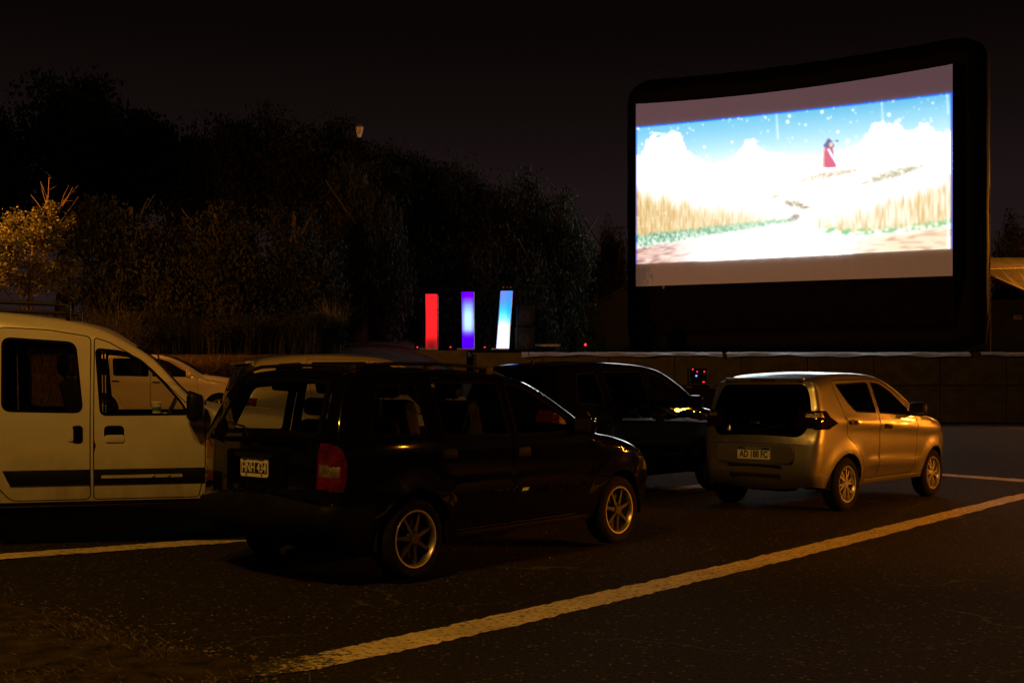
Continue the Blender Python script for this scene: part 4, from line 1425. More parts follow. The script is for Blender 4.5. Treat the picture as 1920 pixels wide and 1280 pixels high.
# ------------------------------------------------------------------ the film screen
SC_L = Vector((232 / FPX * 52.2, 52.2, 0)); SC_R = Vector((826 / FPX * 45.0, 45.0, 0))
SC_D = (SC_R - SC_L); SC_W = SC_D.length; SC_U = SC_D.normalized()
SC_N = Vector((SC_U.y, -SC_U.x, 0))           # towards the car park
def zpx(y, d): return CAM_H + (HOR - y) / FPX * d
def lerp(a, b, t): return a + (b - a) * t

_vn = np.random.default_rng(21).random((128, 128))
def vnoise(x, y):
    xi = np.floor(x).astype(int); yi = np.floor(y).astype(int)
    fx = x - xi; fy = y - yi
    fx = fx * fx * (3 - 2 * fx); fy = fy * fy * (3 - 2 * fy)
    g = lambda a, b: _vn[a % 128, b % 128]
    return (g(xi, yi) * (1 - fx) + g(xi + 1, yi) * fx) * (1 - fy) + (g(xi, yi + 1) * (1 - fx) + g(xi + 1, yi + 1) * fx) * fy

def nss(a, b, x):
    t = np.clip((x - a) / (b - a), 0, 1)
    return t * t * (3 - 2 * t)

def film_picture(u, v):
    """the projected frame, u along the screen, v from the top of the picture; colours 0..255.
    The drawing is laid out in a 594 x 280 unit frame with x to the right and y down."""
    # near side of the screen is on the right: undo nothing, the drawing is in picture units
    k = 52.2 - 7.2 * u
    x = 1192 + ((5.505 + 11.39 * u) / k * FPX - 232.0)
    y = lerp(lerp(238, 173, (x - 1192) / 594), lerp(495, 466, (x - 1192) / 594), v)
    def mixc(c, col, a):
        a = np.clip(a, 0, 1)[..., None]
        return c * (1 - a) + np.array(col, float) * a
    vv = np.clip(v / .36, 0, 1)[..., None]
    c = np.array([62., 190, 242]) * (1 - vv) + np.array([222., 240, 252]) * vv
    c = mixc(c, (40, 160, 235), (1 - nss(0, .10, v)) * nss(1350, 1700, x) * .5)
    # clouds
    yc = np.interp(x, [1192, 1205, 1212, 1225, 1240, 1258, 1272, 1282, 1288, 1300, 1340, 1370, 1385, 1400, 1412, 1425, 1440, 1470, 1500, 1540, 1580, 1610, 1630, 1633, 1655, 1680, 1697, 1715, 1730, 1745, 1755, 1790],
                   [292, 285, 262, 250, 252, 243, 245, 262, 280, 288, 296, 292, 275, 260, 257, 268, 280, 278, 280, 278, 272, 258, 246, 231, 227, 228, 246, 243, 232, 233, 246, 246])
    yc = yc + (vnoise(x * .16, y * .16) - .5) * 12 + (vnoise(x * .4 + 9, y * .4) - .5) * 5
    soft = np.interp(x, [1192, 1300, 1330, 1360, 1400, 1450, 1500, 1600, 1640], [4, 6, 40, 30, 5, 20, 40, 24, 4])
    cm = np.clip((y - yc + 1) / soft, 0, 1)
    c = mixc(c, (253, 252, 251), cm)
    # drifting flakes
    rg = np.random.default_rng(12)
    sky = y < yc + 25
    for _ in range(150):
        fx = rg.uniform(1195, 1784)
        ft = np.interp(fx, [1192, 1786], [238, 173]); fy = ft + rg.uniform(0, 1) ** 1.6 * 75
        r = rg.uniform(.7, 1.7) if rg.random() < .85 else rg.uniform(1.8, 3.4)
        d2 = (x - fx) ** 2 + ((y - fy) * .85) ** 2
        c = mixc(c, (255, 255, 255), np.exp(-(d2 / (r * r)) ** 2) * .95)
    for fx, y0, y1 in ((1456, 210, 260), (1653, 180, 228), (1776, 170, 215)):
        c = mixc(c, (235, 248, 255), np.exp(-((x - fx - (y - y0) * .06) / 1.8) ** 2) * (y > y0) * (y < y1) * .6)
    # pale fields and far hills
    c = mixc(c, (250, 246, 238), nss(340, 372, y) * .9)
    def patch(x0, y0, x1, y1, th, col, a, sc=.35):
        t = np.clip((x - x0) / (x1 - x0), 0, 1)
        yy = lerp(y0, y1, t)
        f = np.exp(-((y - yy) / (th * np.sin(np.pi * np.clip(t, .02, .98)) + .6)) ** 2) * (x > x0) * (x < x1)
        n = vnoise(x * sc, y * sc * 1.6)
        return mixc(c, col, f * a * np.clip(1.5 * n - .12, 0, 1))
    c = patch(1478, 342, 1618, 316, 7, (205, 175, 125), .85)
    c = patch(1520, 330, 1612, 318, 5, (190, 160, 110), .7)
    c = patch(1612, 345, 1742, 308, 8, (165, 150, 95), .9)
    c = patch(1620, 336, 1728, 312, 6, (150, 140, 85), .7)
    c = patch(1395, 353, 1490, 343, 2, (190, 165, 130), .7)
    c = patch(1350, 362, 1470, 356, 2, (225, 205, 170), .6)
    c = patch(1565, 358, 1605, 350, 3, (225, 195, 140), .6)
    c = patch(1466, 376, 1522, 389, 6, (150, 135, 70), 1.0)
    c = patch(1470, 380, 1518, 390, 3, (120, 85, 75), .9)
    c = patch(1446, 371, 1462, 366, 4, (215, 170, 90), .8)
    c = patch(1476, 412, 1502, 404, 7, (125, 85, 80), 1.0)
    # standing corn on the left
    yw = 352 + (x - 1192) * .17 + (vnoise(x * .5, x * 0 + 3) - .5) * 22
    yg = 441 - (x - 1192) * .112 + (vnoise(x * .3, x * 0 + 7) - .5) * 5
    streak = vnoise(x * .55, y * .05) * .6 + vnoise(x * 1.3 + 40, y * .09) * .6
    fade = np.clip(1.12 - (x - 1192) / 330, 0, 1)
    a = nss(0, 34, y - yw) * (x < 1496) * fade * (1 - nss(0, 7, y - yg))
    c = mixc(c, (238, 196, 110), a * .75)
    c = mixc(c, (228, 172, 66), a * np.clip(streak * 1.5 - .35, 0, 1))
    c = mixc(c, (196, 128, 40), a * np.clip(streak * 2.2 - 1.35, 0, 1) * .8)
    c = mixc(c, (255, 246, 222), a * np.clip(vnoise(x * .9 + 11, y * .12 + 5) * 3 - 2.1, 0, 1))
    gth = np.interp(x, [1192, 1260, 1400, 1500], [22, 19, 13, 4])
    gm = nss(-4, 3, y - yg) * (1 - nss(gth - 4, gth + 4, y - yg)) * (x < 1488)
    gn = vnoise(x * .4, y * .25)
    c = mixc(c, (112, 184, 124), gm * (.2 + .9 * gn))
    c = mixc(c, (52, 128, 92), gm * np.clip(gn * 2.4 - 1.1, 0, 1) * np.clip(1.2 - (x - 1192) / 180, 0, 1))
    rd = nss(0, 7, y - yg - gth) * (1 - nss(1215, 1330, x))
    c = mixc(c, (214, 150, 122), rd * (.4 + .8 * vnoise(x * .15 + y * .3, y * .35)))
    c = mixc(c, (165, 88, 84), rd * np.clip(vnoise(x * .1 + y * .25 + 4, y * .3) * 2.6 - 1.2, 0, 1))
    # corn, grass and sand on the right
    yw = np.interp(x, [1535, 1600, 1680, 1750, 1786], [402, 385, 362, 338, 322]) + (vnoise(x * .4 + 5, x * 0) - .5) * 20
    yg = np.interp(x, [1535, 1600, 1700, 1786], [425, 432, 424, 412])
    a = nss(0, 30, y - yw) * (1 - nss(0, 8, y - yg)) * (x > 1535) * np.interp(x, [1535, 1660, 1786], [.55, .6, 1.0])
    st2 = vnoise(x * .38 + 30, y * .04 + 2) * .7 + vnoise(x * 1.1, y * .07) * .5
    c = mixc(c, (246, 216, 156), a * .6)
    c = mixc(c, (238, 188, 98), a * np.clip(st2 * 2.2 - .75, 0, 1))
    c = mixc(c, (214, 150, 60), a * np.clip(st2 * 3 - 1.9, 0, 1) * .8)
    gm = nss(-7, 2, y - yg) * (1 - nss(6, 14, y - yg)) * (x > 1545)
    c = mixc(c, (108, 196, 104), gm * np.clip(vnoise(x * .16 + 2, y * .2) * 2.6 - .95, 0, 1))
    sd = nss(8, 20, y - yg) * nss(1560, 1690, x)
    c = mixc(c, (250, 214, 166), sd * .95)
    c = mixc(c, (214, 160, 108), sd * np.clip(vnoise(x * .06 + y * .1, y * .22) * 2.4 - 1.2, 0, 1))
    c = mixc(c, (255, 252, 244), np.exp(-((x - 1778 - (y - 400) * .02) / 3.2) ** 2) * nss(300, 340, y) * .8)
    # red windmill on the hill
    def poly(pts, col, a=1.0):
        m = in_poly(np.stack([x.ravel(), y.ravel()], 1), pts).reshape(x.shape)
        return mixc(c, col, m * a)
    c = poly([(1543.5, 313), (1568.5, 313), (1561, 274), (1545, 276)], (222, 52, 92))
    c = poly([(1541.5, 313), (1546, 313), (1547, 277), (1543.5, 278)], (250, 178, 140))
    c = poly([(1552, 276), (1559, 279), (1565, 272), (1563, 268), (1550, 268)], (170, 40, 84))
    c = poly([(1544, 272), (1549, 265), (1553.5, 257), (1560, 263), (1563, 270), (1555, 275), (1546, 275)], (62, 58, 134))
    c = mixc(c, (240, 214, 150), np.exp(-(((x - 1558.5) / 3.6) ** 2 + ((y - 270) / 5) ** 2) ** 3))
    c = poly([(1551, 279), (1555, 276), (1570, 304), (1569.5, 311)], (226, 238, 246))
    c = poly([(1553, 257.5), (1554, 257.5), (1536, 240), (1535, 241)], (206, 226, 248), .6)
    c = poly([(1545, 277), (1543, 276), (1528, 291), (1530, 293)], (206, 226, 248), .6)
    c = poly([(1566, 262.5), (1571.5, 261), (1571.5, 264.5)], (50, 52, 96))
    # colour fringe of the projector along the edges of the picture
    ed = np.minimum(np.minimum(u, 1 - u) * 594, v * 280)
    c = mixc(c, (48, 72, 245), 1 - nss(.6, 2.6, ed))
    c = 255 - (255 - c) * np.where(ed < 3, 1.0, .68)[..., None]
    return np.clip(c, 0, 255)

def build_screen():
    root = empty('inflatable_screen', (SC_L + SC_R) / 2 + Vector((0, 0, ST_Z)))
    set_props(root, 'big black inflatable film screen showing a red windmill in a bright field', 'film screen')
    o0 = Vector(root.location)
    zt = lambda u: lerp(zpx(195, 52.2), zpx(120, 45.0), u) - .22 * 4 * u * (1 - u)
    zb = lambda u: lerp(zpx(537, 52.2), zpx(517, 45.0), u)
    pt = lambda u: lerp(zpx(238, 52.2), zpx(173, 45.0), u) - .05 * 4 * u * (1 - u)
    pb = lambda u: lerp(zpx(495, 52.2), zpx(466, 45.0), u)
    P = lambda u, z, n=0.0: SC_L + SC_D * u + SC_N * n + Vector((0, 0, z)) - o0
    # white cloth with slight ripples
    nu, nv = 90, 40
    V, F = [], []
    for j in range(nv + 1):
        for i in range(nu + 1):
            u, v = i / nu, j / nv
            rip = .012 * sin(u * 140) * (abs(v - .5) * 2) ** 4
            V.append(P(u, lerp(zt(u), zb(u), v), rip - .02))
    for j in range(nv):
        for i in range(nu):
            a = j * (nu + 1) + i
            F.append((a, a + nu + 1, a + nu + 2, a + 1))
    m, N, L = nmat("screen_cloth")
    out = N.new("ShaderNodeOutputMaterial"); b = N.new("ShaderNodeBsdfPrincipled")
    b.inputs["Base Color"].default_value = (.72, .70, .68, 1); b.inputs["Roughness"].default_value = .9
    b.inputs["Emission Strength"].default_value = 1.0   # cloth glows by itself, brown to mauve, in place of projector spill
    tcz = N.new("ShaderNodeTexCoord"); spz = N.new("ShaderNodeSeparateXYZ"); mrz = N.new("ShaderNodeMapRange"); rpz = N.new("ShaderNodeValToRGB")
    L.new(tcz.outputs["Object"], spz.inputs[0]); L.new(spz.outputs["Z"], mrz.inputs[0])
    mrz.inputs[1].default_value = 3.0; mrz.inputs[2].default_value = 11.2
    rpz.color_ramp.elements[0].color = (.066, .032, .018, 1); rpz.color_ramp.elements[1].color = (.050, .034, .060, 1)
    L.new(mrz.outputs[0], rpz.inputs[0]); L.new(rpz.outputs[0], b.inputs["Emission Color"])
    tc = N.new("ShaderNodeTexCoord"); wv = N.new("ShaderNodeTexNoise"); wv.inputs["Scale"].default_value = 1.0
    mp = N.new("ShaderNodeMapping"); mp.inputs["Scale"].default_value = (3.0, 3.0, .12)
    L.new(tc.outputs["Object"], mp.inputs[0]); L.new(mp.outputs[0], wv.inputs["Vector"])
    bp = N.new("ShaderNodeBump"); bp.inputs["Strength"].default_value = .5; bp.inputs["Distance"].default_value = .06
    L.new(wv.outputs["Fac"], bp.inputs["Height"]); L.new(bp.outputs[0], b.inputs["Normal"])
    L.new(b.outputs[0], out.inputs[0])
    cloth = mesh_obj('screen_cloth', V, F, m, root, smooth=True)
    # projected picture
    nu, nv = 430, 200
    U, W = np.meshgrid(np.linspace(0, 1, nu + 1), np.linspace(0, 1, nv + 1))
    col = film_picture(U, W) / 255.
    for _ in range(2):                       # the projector is a little out of focus
        q_ = np.pad(col, ((1, 1), (1, 1), (0, 0)), mode='edge')
        col = (q_[:-2, 1:-1] + q_[2:, 1:-1] + q_[1:-1, :-2] + q_[1:-1, 2:] + 2 * q_[1:-1, 1:-1]) / 6
    lin = np.where(col <= .04045, col / 12.92, ((col + .055) / 1.055) ** 2.4)
    mn = col.min(2)
    k = 1.0 + 3.6 * nss(.88, .985, mn) + .25 * nss(.5, .9, mn)
    lin = lin * k[..., None]
    V = []
    for j in range(nv + 1):
        for i in range(nu + 1):
            u, v = i / nu, j / nv
            V.append(P(u * .999 + .0005, lerp(pt(u), pb(u), v), .02))
    F = []
    for j in range(nv):
        for i in range(nu):
            a = j * (nu + 1) + i
            F.append((a, a + nu + 1, a + nu + 2, a + 1))
    m, N, L = nmat("projected_film")
    out = N.new("ShaderNodeOutputMaterial"); e = N.new("ShaderNodeEmission"); at = N.new("ShaderNodeAttribute")
    at.attribute_name = "film"
    L.new(at.outputs["Color"], e.inputs[0]); e.inputs[1].default_value = FILM_POWER
    L.new(e.outputs[0], out.inputs[0])
    pic = mesh_obj('projected_picture', V, F, m, cloth)
    ca = pic.data.color_attributes.new("film", 'FLOAT_COLOR', 'POINT')
    ca.data.foreach_set("color", np.concatenate([lin, np.ones(lin.shape[:2] + (1,))], 2).astype(np.float32).ravel())
    # inflated tube frame behind the cloth
    R, b_ = .75, 1.45
    z0 = ST_Z + R + .03 - o0.z
    zT = lambda u: zt(u) + .62 - o0.z
    M_tube = principled("black_pvc", (.005, .0048, .0055), .65, spec=.2, noise=.3, nscale=3, bump=.35, bscale=5)
    path = []
    half = SC_W / 2
    xl, xr = -half - .30, half + .33
    def pl(s, z): return SC_U * s - SC_N * b_ + Vector((0, 0, z))
    rc = .32; rb = .12
    ztl, ztr = zT(0) , zT(1)
    for k in range(14):
        path.append(pl(xl, lerp(z0 + rb, ztl - rc, k / 13)))
    for a in (25, 50, 75):
        path.append(pl(xl + rc * (1 - cos(radians(a))), ztl - rc + rc * sin(radians(a))))
    for k in range(1, 26):
        u = k / 26
        path.append(pl(lerp(xl + rc, xr - rc, u), lerp(ztl, ztr, u) - .20 * 4 * u * (1 - u)))
    for a in (25, 50, 75):
        path.append(pl(xr - rc + rc * sin(radians(a)), ztr - rc + rc * cos(radians(a))))
    for k in range(14):
        path.append(pl(xr, lerp(ztr - rc, z0 + rb, k / 13)))
    for k in range(1, 26):
        path.append(pl(lerp(xr - rb, xl + rb, k / 26), z0))
    bm = bmesh.new()
    n = 22
    rings = []
    m_ = len(path)
    for i, p in enumerate(path):
        t = (path[(i + 1) % m_] - path[i - 1]).normalized()
        v = SC_N
        w = t.cross(v).normalized()
        rr = R * (1 + .015 * sin(i * 1.9))
        rings.append([bm.verts.new(p + (v * cos(2 * pi * k / n) + w * sin(2 * pi * k / n)) * rr) for k in range(n)])
    for i in range(m_):
        A, B = rings[i], rings[(i + 1) % m_]
        for k in range(n):
            bm.faces.new((A[k], A[(k + 1) % n], B[(k + 1) % n], B[k]))
    bmesh.ops.recalc_face_normals(bm, faces=bm.faces)
    bm_obj('tube_frame', bm, M_tube, root, smooth=True, sharp=80)
    # black border cloth from the edge of the white cloth back to the tubes, and the skirt below
    V, F = [], []
    ring1, ring2 = [], []
    for k in range(31):
        u = k / 30
        ring1.append(P(u, zt(u), -.02)); ring2.append(pl(lerp(xl, xr, u), zT(u)) + Vector((0, 0, -.35)))
    for k in range(1, 16):
        v = k / 15
        ring1.append(P(1, lerp(zt(1), zb(1), v), -.02)); ring2.append(pl(xr - .2, lerp(zT(1), z0, v)))
    for k in range(1, 31):
        u = 1 - k / 30
        ring1.append(P(u, zb(u), -.02)); ring2.append(pl(lerp(xl, xr, u), z0))
    for k in range(1, 15):
        v = 1 - k / 15
        ring1.append(P(0, lerp(zt(0), zb(0), v), -.02)); ring2.append(pl(xl + .2, lerp(zT(0), z0, v)))
    V = ring1 + ring2
    n = len(ring1)
    for i in range(n):
        F.append((i, (i + 1) % n, n + (i + 1) % n, n + i))
    M_cl = principled("black_cloth", (.012, .009, .008), .9, spec=.1, noise=.3, nscale=2, bump=.4, bscale=4)
    mesh_obj('border_cloth', V, F, M_cl, root, smooth=True, sharp=40)
    V, F = [], []
    for i in range(41):
        u = i / 40
        for j in range(7):
            v = j / 6
            V.append(P(u, lerp(zb(u) - .01, ST_Z + 1.25, v), lerp(-.06, -b_ * .5, v) + .05 * sin(u * 60 + v) * v))
    for i in range(40):
        for j in range(6):
            a = i * 7 + j
            F.append((a, a + 1, a + 8, a + 7))
    sk = mesh_obj('skirt_cloth', V, F, M_cl, root, smooth=True)
    # lashings under the white cloth, maker's patch, guy ropes
    for u in (.10, .30, .36, .42, .62, .82):
        bm = bmesh.new()
        add_box(bm, P(u, zb(u) - .07, .0), (.10, .03, .14), bevel=.01)
        bm_obj('lashing_strap', bm, M_vinyl if u in (.10,) else M_trim_dusty, root)
    Mf = Matrix.Translation(P(.975, zpx(590, 45.2), .35 - 1.0)) @ Matrix((SC_U, Vector((0, 0, 1)), SC_N)).transposed().to_4x4()
    pt_ = flat_piece('makers_patch', .36, .12, .02, .02, principled("faded_print", (.16, .13, .14), .7, noise=.7, nscale=14), root, Mf)
    flat_piece('makers_patch', .16, .05, .02, .01, MATS["faded_print"], root, Mf, -.07, .11)
    M_rope = principled("rope", (.16, .14, .11), .8)
    for (a, b) in ((pl(xr + .74, 6.6), pl(xr + .80, -ST_Z + .3)), (pl(xl - .05, 1.1), pl(xl - 1.6, .05) + SC_N * 1.2)):
        bm = bmesh.new()
        add_tube(bm, [a, (a + b) / 2 + Vector((0, 0, -.06)), b], .022, 6)
        bm_obj('guy_rope', bm, M_rope, root, smooth=True)
FILM_POWER = 1.0
build_screen()

# ------------------------------------------------------------------ light towers and stage gear
def tower_mat(name, mode):
    m, N, L = nmat(name)
    out = N.new("ShaderNodeOutputMaterial"); e = N.new("ShaderNodeEmission"); tc = N.new("ShaderNodeTexCoord"); sp = N.new("ShaderNodeSeparateXYZ")
    L.new(tc.outputs["Object"], sp.inputs[0])
    d = N.new("ShaderNodeMapRange"); d.inputs[1].default_value = 0.0; d.inputs[2].default_value = 2.0
    L.new(sp.outputs["Z"], d.inputs[0])
    r = N.new("ShaderNodeValToRGB")
    L.new(d.outputs[0], r.inputs[0])
    stops = {'red': [(0.0, (.09, .004, .004)), (.16, (.16, .006, .006)), (.26, (.85, .012, .014)), (.5, (1.0, .012, .016)), (.9, (.95, .012, .016)), (1.0, (.75, .012, .014))],
             'violet': [(0.0, (.05, .0, .45)), (.2, (.05, .0, .7)), (.31, (.12, .0, .95)), (.38, (.35, .55, 1.4)), (.62, (.45, .75, 1.5)), (.82, (.12, .2, 1.2)), (.93, (.16, .0, .9)), (1.0, (.12, .0, .8))],
             'cyan': [(0.0, (.25, .75, 1.4)), (.05, (1.6, 2.2, 2.6)), (.22, (2.6, 2.7, 2.8)), (.40, (1.4, 2.0, 2.4)), (.55, (.05, .75, 1.4)), (.8, (.03, .27, .8)), (1.0, (.12, .17, .5))]}[mode]
    cr = r.color_ramp
    cr.interpolation = 'B_SPLINE'
    cr.elements[0].position, cr.elements[0].color = stops[0][0], (*stops[0][1], 1)
    cr.elements[1].position, cr.elements[1].color = stops[-1][0], (*stops[-1][1], 1)
    for p, c in stops[1:-1]:
        q = cr.elements.new(p); q.color = (*c, 1)
    ax = N.new("ShaderNodeMath"); ax.operation = 'ABSOLUTE'; ay = N.new("ShaderNodeMath"); ay.operation = 'ABSOLUTE'
    L.new(sp.outputs["X"], ax.inputs[0]); L.new(sp.outputs["Y"], ay.inputs[0])
    mn_ = N.new("ShaderNodeMath"); mn_.operation = 'MINIMUM'; L.new(ax.outputs[0], mn_.inputs[0]); L.new(ay.outputs[0], mn_.inputs[1])
    mu = N.new("ShaderNodeMapRange"); mu.interpolation_type = 'SMOOTHSTEP'
    mu.inputs[1].default_value = .06; mu.inputs[2].default_value = .24
    L.new(mn_.outputs[0], mu.inputs[0])
    eg = {'red': (.80, .005, .008, 1), 'violet': (.06, .0, .85, 1), 'cyan': (.01, .22, 1.0, 1)}[mode]
    mxc = N.new("ShaderNodeMixRGB"); mxc.inputs[2].default_value = eg
    fa = N.new("ShaderNodeMath"); fa.operation = 'MULTIPLY'; fa.inputs[1].default_value = {'red': .3, 'violet': .75, 'cyan': .55}[mode]
    L.new(mu.outputs[0], fa.inputs[0]); L.new(fa.outputs[0], mxc.inputs[0]); L.new(r.outputs[0], mxc.inputs[1])
    L.new(mxc.outputs[0], e.inputs[0]); e.inputs[1].default_value = 1.7
    L.new(e.outputs[0], out.inputs[0])
    return m

M_gear = principled("black_gear", (.007, .007, .008), .6, spec=.15, bump=.1, bscale=120)
M_truss = principled("truss_metal", (.35, .34, .33), .35, metal=.9)
E_red = emit("red_led", (1.0, .03, .05), 2.2)
E_blue = emit("blue_led", (.06, .12, 1.0), 5.0)

def tower(label, x0, x1, xt0, xt1, yt, yb, d, mode, heads=False):
    bp = px((x0 + x1) / 2, yb, d)
    root = empty('light_tower', bp)
    set_props(root, label, 'light tower', 'stage light towers')
    w = (x1 - x0) / FPX * d; wt = (xt1 - xt0) / FPX * d
    sh = ((xt0 + xt1) / 2 - (x0 + x1) / 2) / FPX * d
    H = (yb - yt) / FPX * d - .08
    base_m = principled("base_plate_" + mode, (.5, .5, .5), .5)
    bm = bmesh.new()
    add_box(bm, (-.10, -.04, .025), (.62, .60, .05), bevel=.01)
    bm_obj('base_plate', bm, base_m, root)
    V, F = [], []
    nz = 22
    for j in range(nz + 1):
        t = j / nz
        ww = lerp(w, wt, t) / 2 * (1 - .05 * sin(pi * t))
        cx = sh * t
        tw = .10 * (t - .4)
        ring = round_poly([(-ww, -ww), (ww, -ww), (ww, ww), (-ww, ww)], ww * .12, 2)
        for (a, b) in ring:
            V.append((cx + a * cos(tw) - b * sin(tw), a * sin(tw) + b * cos(tw), .06 + H * t))
    n = len(ring)
    for j in range(nz):
        for i in range(n):
            F.append((j * n + i, j * n + (i + 1) % n, (j + 1) * n + (i + 1) % n, (j + 1) * n + i))
    o = mesh_obj('fabric_sleeve', V, F, tower_mat('sleeve_' + mode, mode), root, smooth=True, sharp=50)
    bm = bmesh.new()
    add_box(bm, (sh, 0, H + .075), (wt + .02, wt + .02, .025))
    bm_obj('top_plate', bm, M_gear, root)
    for (a, b) in ((.5, -.5), (.5, .5), (-.5, .5)):
        bm = bmesh.new()
        add_tube(bm, [(a * w * 1.06, b * w * 1.06, .05), (sh + a * wt * 1.06, b * wt * 1.06, .06 + H)], .012, 6)
        bm_obj('truss_leg', bm, M_truss, root)
    if heads:
        for k, xx in enumerate((-.12, .02, .15)):
            bm = bmesh.new()
            add_tube(bm, [(sh + xx, -.05, H + .09), (sh + xx, -.05, H + .16)], .012, 6)
            add_tube(bm, [(sh + xx, .04, H + .17), (sh + xx, -.10, H + .20)], [.03, .055], 10)
            bm_obj('spot_head', bm, M_gear, root, smooth=True)
            bm = bmesh.new()
            add_tube(bm, [(sh + xx, -.102, H + .20), (sh + xx, -.108, H + .201)], .042, 10)
            bm_obj('spot_lens', bm, M_truss, root)
tower('red lit fabric light tower at the stage edge', 799, 820, 798, 820, 551, 656, 43.2, 'red')
tower('violet and blue lit fabric light tower between the red and cyan ones', 867.5, 889, 865.5, 888, 547, 656, 43.2, 'violet')
tower('leaning cyan white light tower with small lamps on top', 931, 954, 939, 961, 545, 656, 43.2, 'cyan', heads=True)

def par_can(label, x, y, d, big=1.0):
    root = empty('stage_spotlight', px(x, y, d))
    set_props(root, label, 'spotlight', 'small stage spotlights')
    s = big
    bm = bmesh.new()
    add_tube(bm, [(0, .10 * s, .10 * s), (0, -.02 * s, .12 * s), (0, -.10 * s, .13 * s)], [.05 * s, .085 * s, .09 * s], 14)
    bm_obj('lamp_can', bm, M_gear, root, smooth=True)
    bm = bmesh.new()
    add_tube(bm, [(-.11 * s, 0, .13 * s), (-.11 * s, 0, .01), (.11 * s, 0, .01), (.11 * s, 0, .13 * s)], .012, 6)
    bm_obj('bracket', bm, M_gear, root, smooth=True)
    bm = bmesh.new()
    bmesh.ops.create_icosphere(bm, subdivisions=2, radius=.026 * s, matrix=Matrix.Translation((.0, -.105 * s, .10 * s)))
    bm_obj('indicator', bm, E_red, root, smooth=True)
par_can('small spotlight with a red dot left of the red tower', 783, 656, 43.0)
par_can('small spotlight with a red dot between the red and violet towers', 845, 656, 43.0)
par_can('small spotlight with a red dot left of the cyan tower', 909, 656, 43.0)
par_can('larger stage spotlight with a red dot nearest the film screen', 1097, 656, 43.4, 1.9)

def loudspeaker():
    root = empty('loudspeaker', px(984, 657, 43.6))
    set_props(root, 'tall black loudspeaker stack right of the cyan tower', 'loudspeaker')
    for k, (h, w) in enumerate(((.85, .72), (.80, .66))):
        z0 = .02 + k * .87
        bm = bmesh.new()
        add_box(bm, (0, 0, z0 + h / 2), (w, .55, h), bevel=.03)
        cab = bm_obj('cabinet', bm, M_gear, root, smooth=True)
        bm = bmesh.new()
        add_box(bm, (0, -.285, z0 + h / 2), (w * .88, .012, h * .88), bevel=.004, seg=1)
        bm_obj('grille', bm, M_trim, cab)
        bm = bmesh.new()
        add_lathe(bm, [(.05, -.29), (.12, -.296), (.21, -.302), (.225, -.300), (.225, -.29)], 28, 'Y')
        bmesh.ops.translate(bm, vec=(0, 0, z0 + h * .45), verts=bm.verts)
        bm_obj('woofer', bm, M_drum, cab, smooth=True)
loudspeaker()

def pipe():
    a = px(1000, 647.5, 43.6)
    bm = bmesh.new()
    add_tube(bm, [(0, 0, 0), (.55, .02, .0), (.97, .02, .0)], .045, 10)
    o = bm_obj('pipe', bm, principled("pale_pipe", (.5, .45, .3), .5, noise=.4, nscale=8), None, smooth=True, loc=a)
    set_props(o, 'pale pipe lying on the stage floor beside the loudspeaker', 'pipe')
    for xx in (.1, .85):
        bm = bmesh.new()
        add_box(bm, (xx, .02, -.10), (.10, .12, .12), bevel=.01)
        bm_obj('pipe_block', bm, M_concrete_dark, o)
pipe()

def rock(label, x, y, d, w, h):
    bm = bmesh.new()
    bmesh.ops.create_icosphere(bm, subdivisions=3, radius=1.0)
    rg = random.Random(int(x))
    off = [Vector((rg.uniform(-1, 1), rg.uniform(-1, 1), rg.uniform(-1, 1))).normalized() for _ in range(9)]
    for v in bm.verts:
        k = 1.0
        for o in off:
            dd = v.co.dot(o)
            if dd > .62: k -= (dd - .62) * .7
        v.co = Vector((v.co.x * k * w / 2, v.co.y * k * w / 2, v.co.z * k * h / 2 + h * .42))
    o = bm_obj('rock', bm, principled("rock_" + str(int(x)), (.46, .36, .22), .85, noise=.3, nscale=9, bump=.5, bscale=20), None, smooth=True, sharp=30, loc=px(x, y, d))
    set_props(o, label, 'rock')
rock('pale round rock sitting on the left end of the stage', 708, 656, 42.7, .22, .17)
rock('pale flat rock on the ledge of the stage front', 755, 679, ST_Y - .22, .24, .14)
def ledge():
    p = px(755, 679.5, ST_Y - .22)
    bm = bmesh.new()
    add_box(bm, (0, 0.05, -.06), (.9, .34, .12), bevel=.03)
    o = bm_obj('stone_ledge', bm, M_concrete, None, loc=p)
    set_props(o, 'short concrete ledge sticking out of the stage front below the red tower', 'ledge')
ledge()

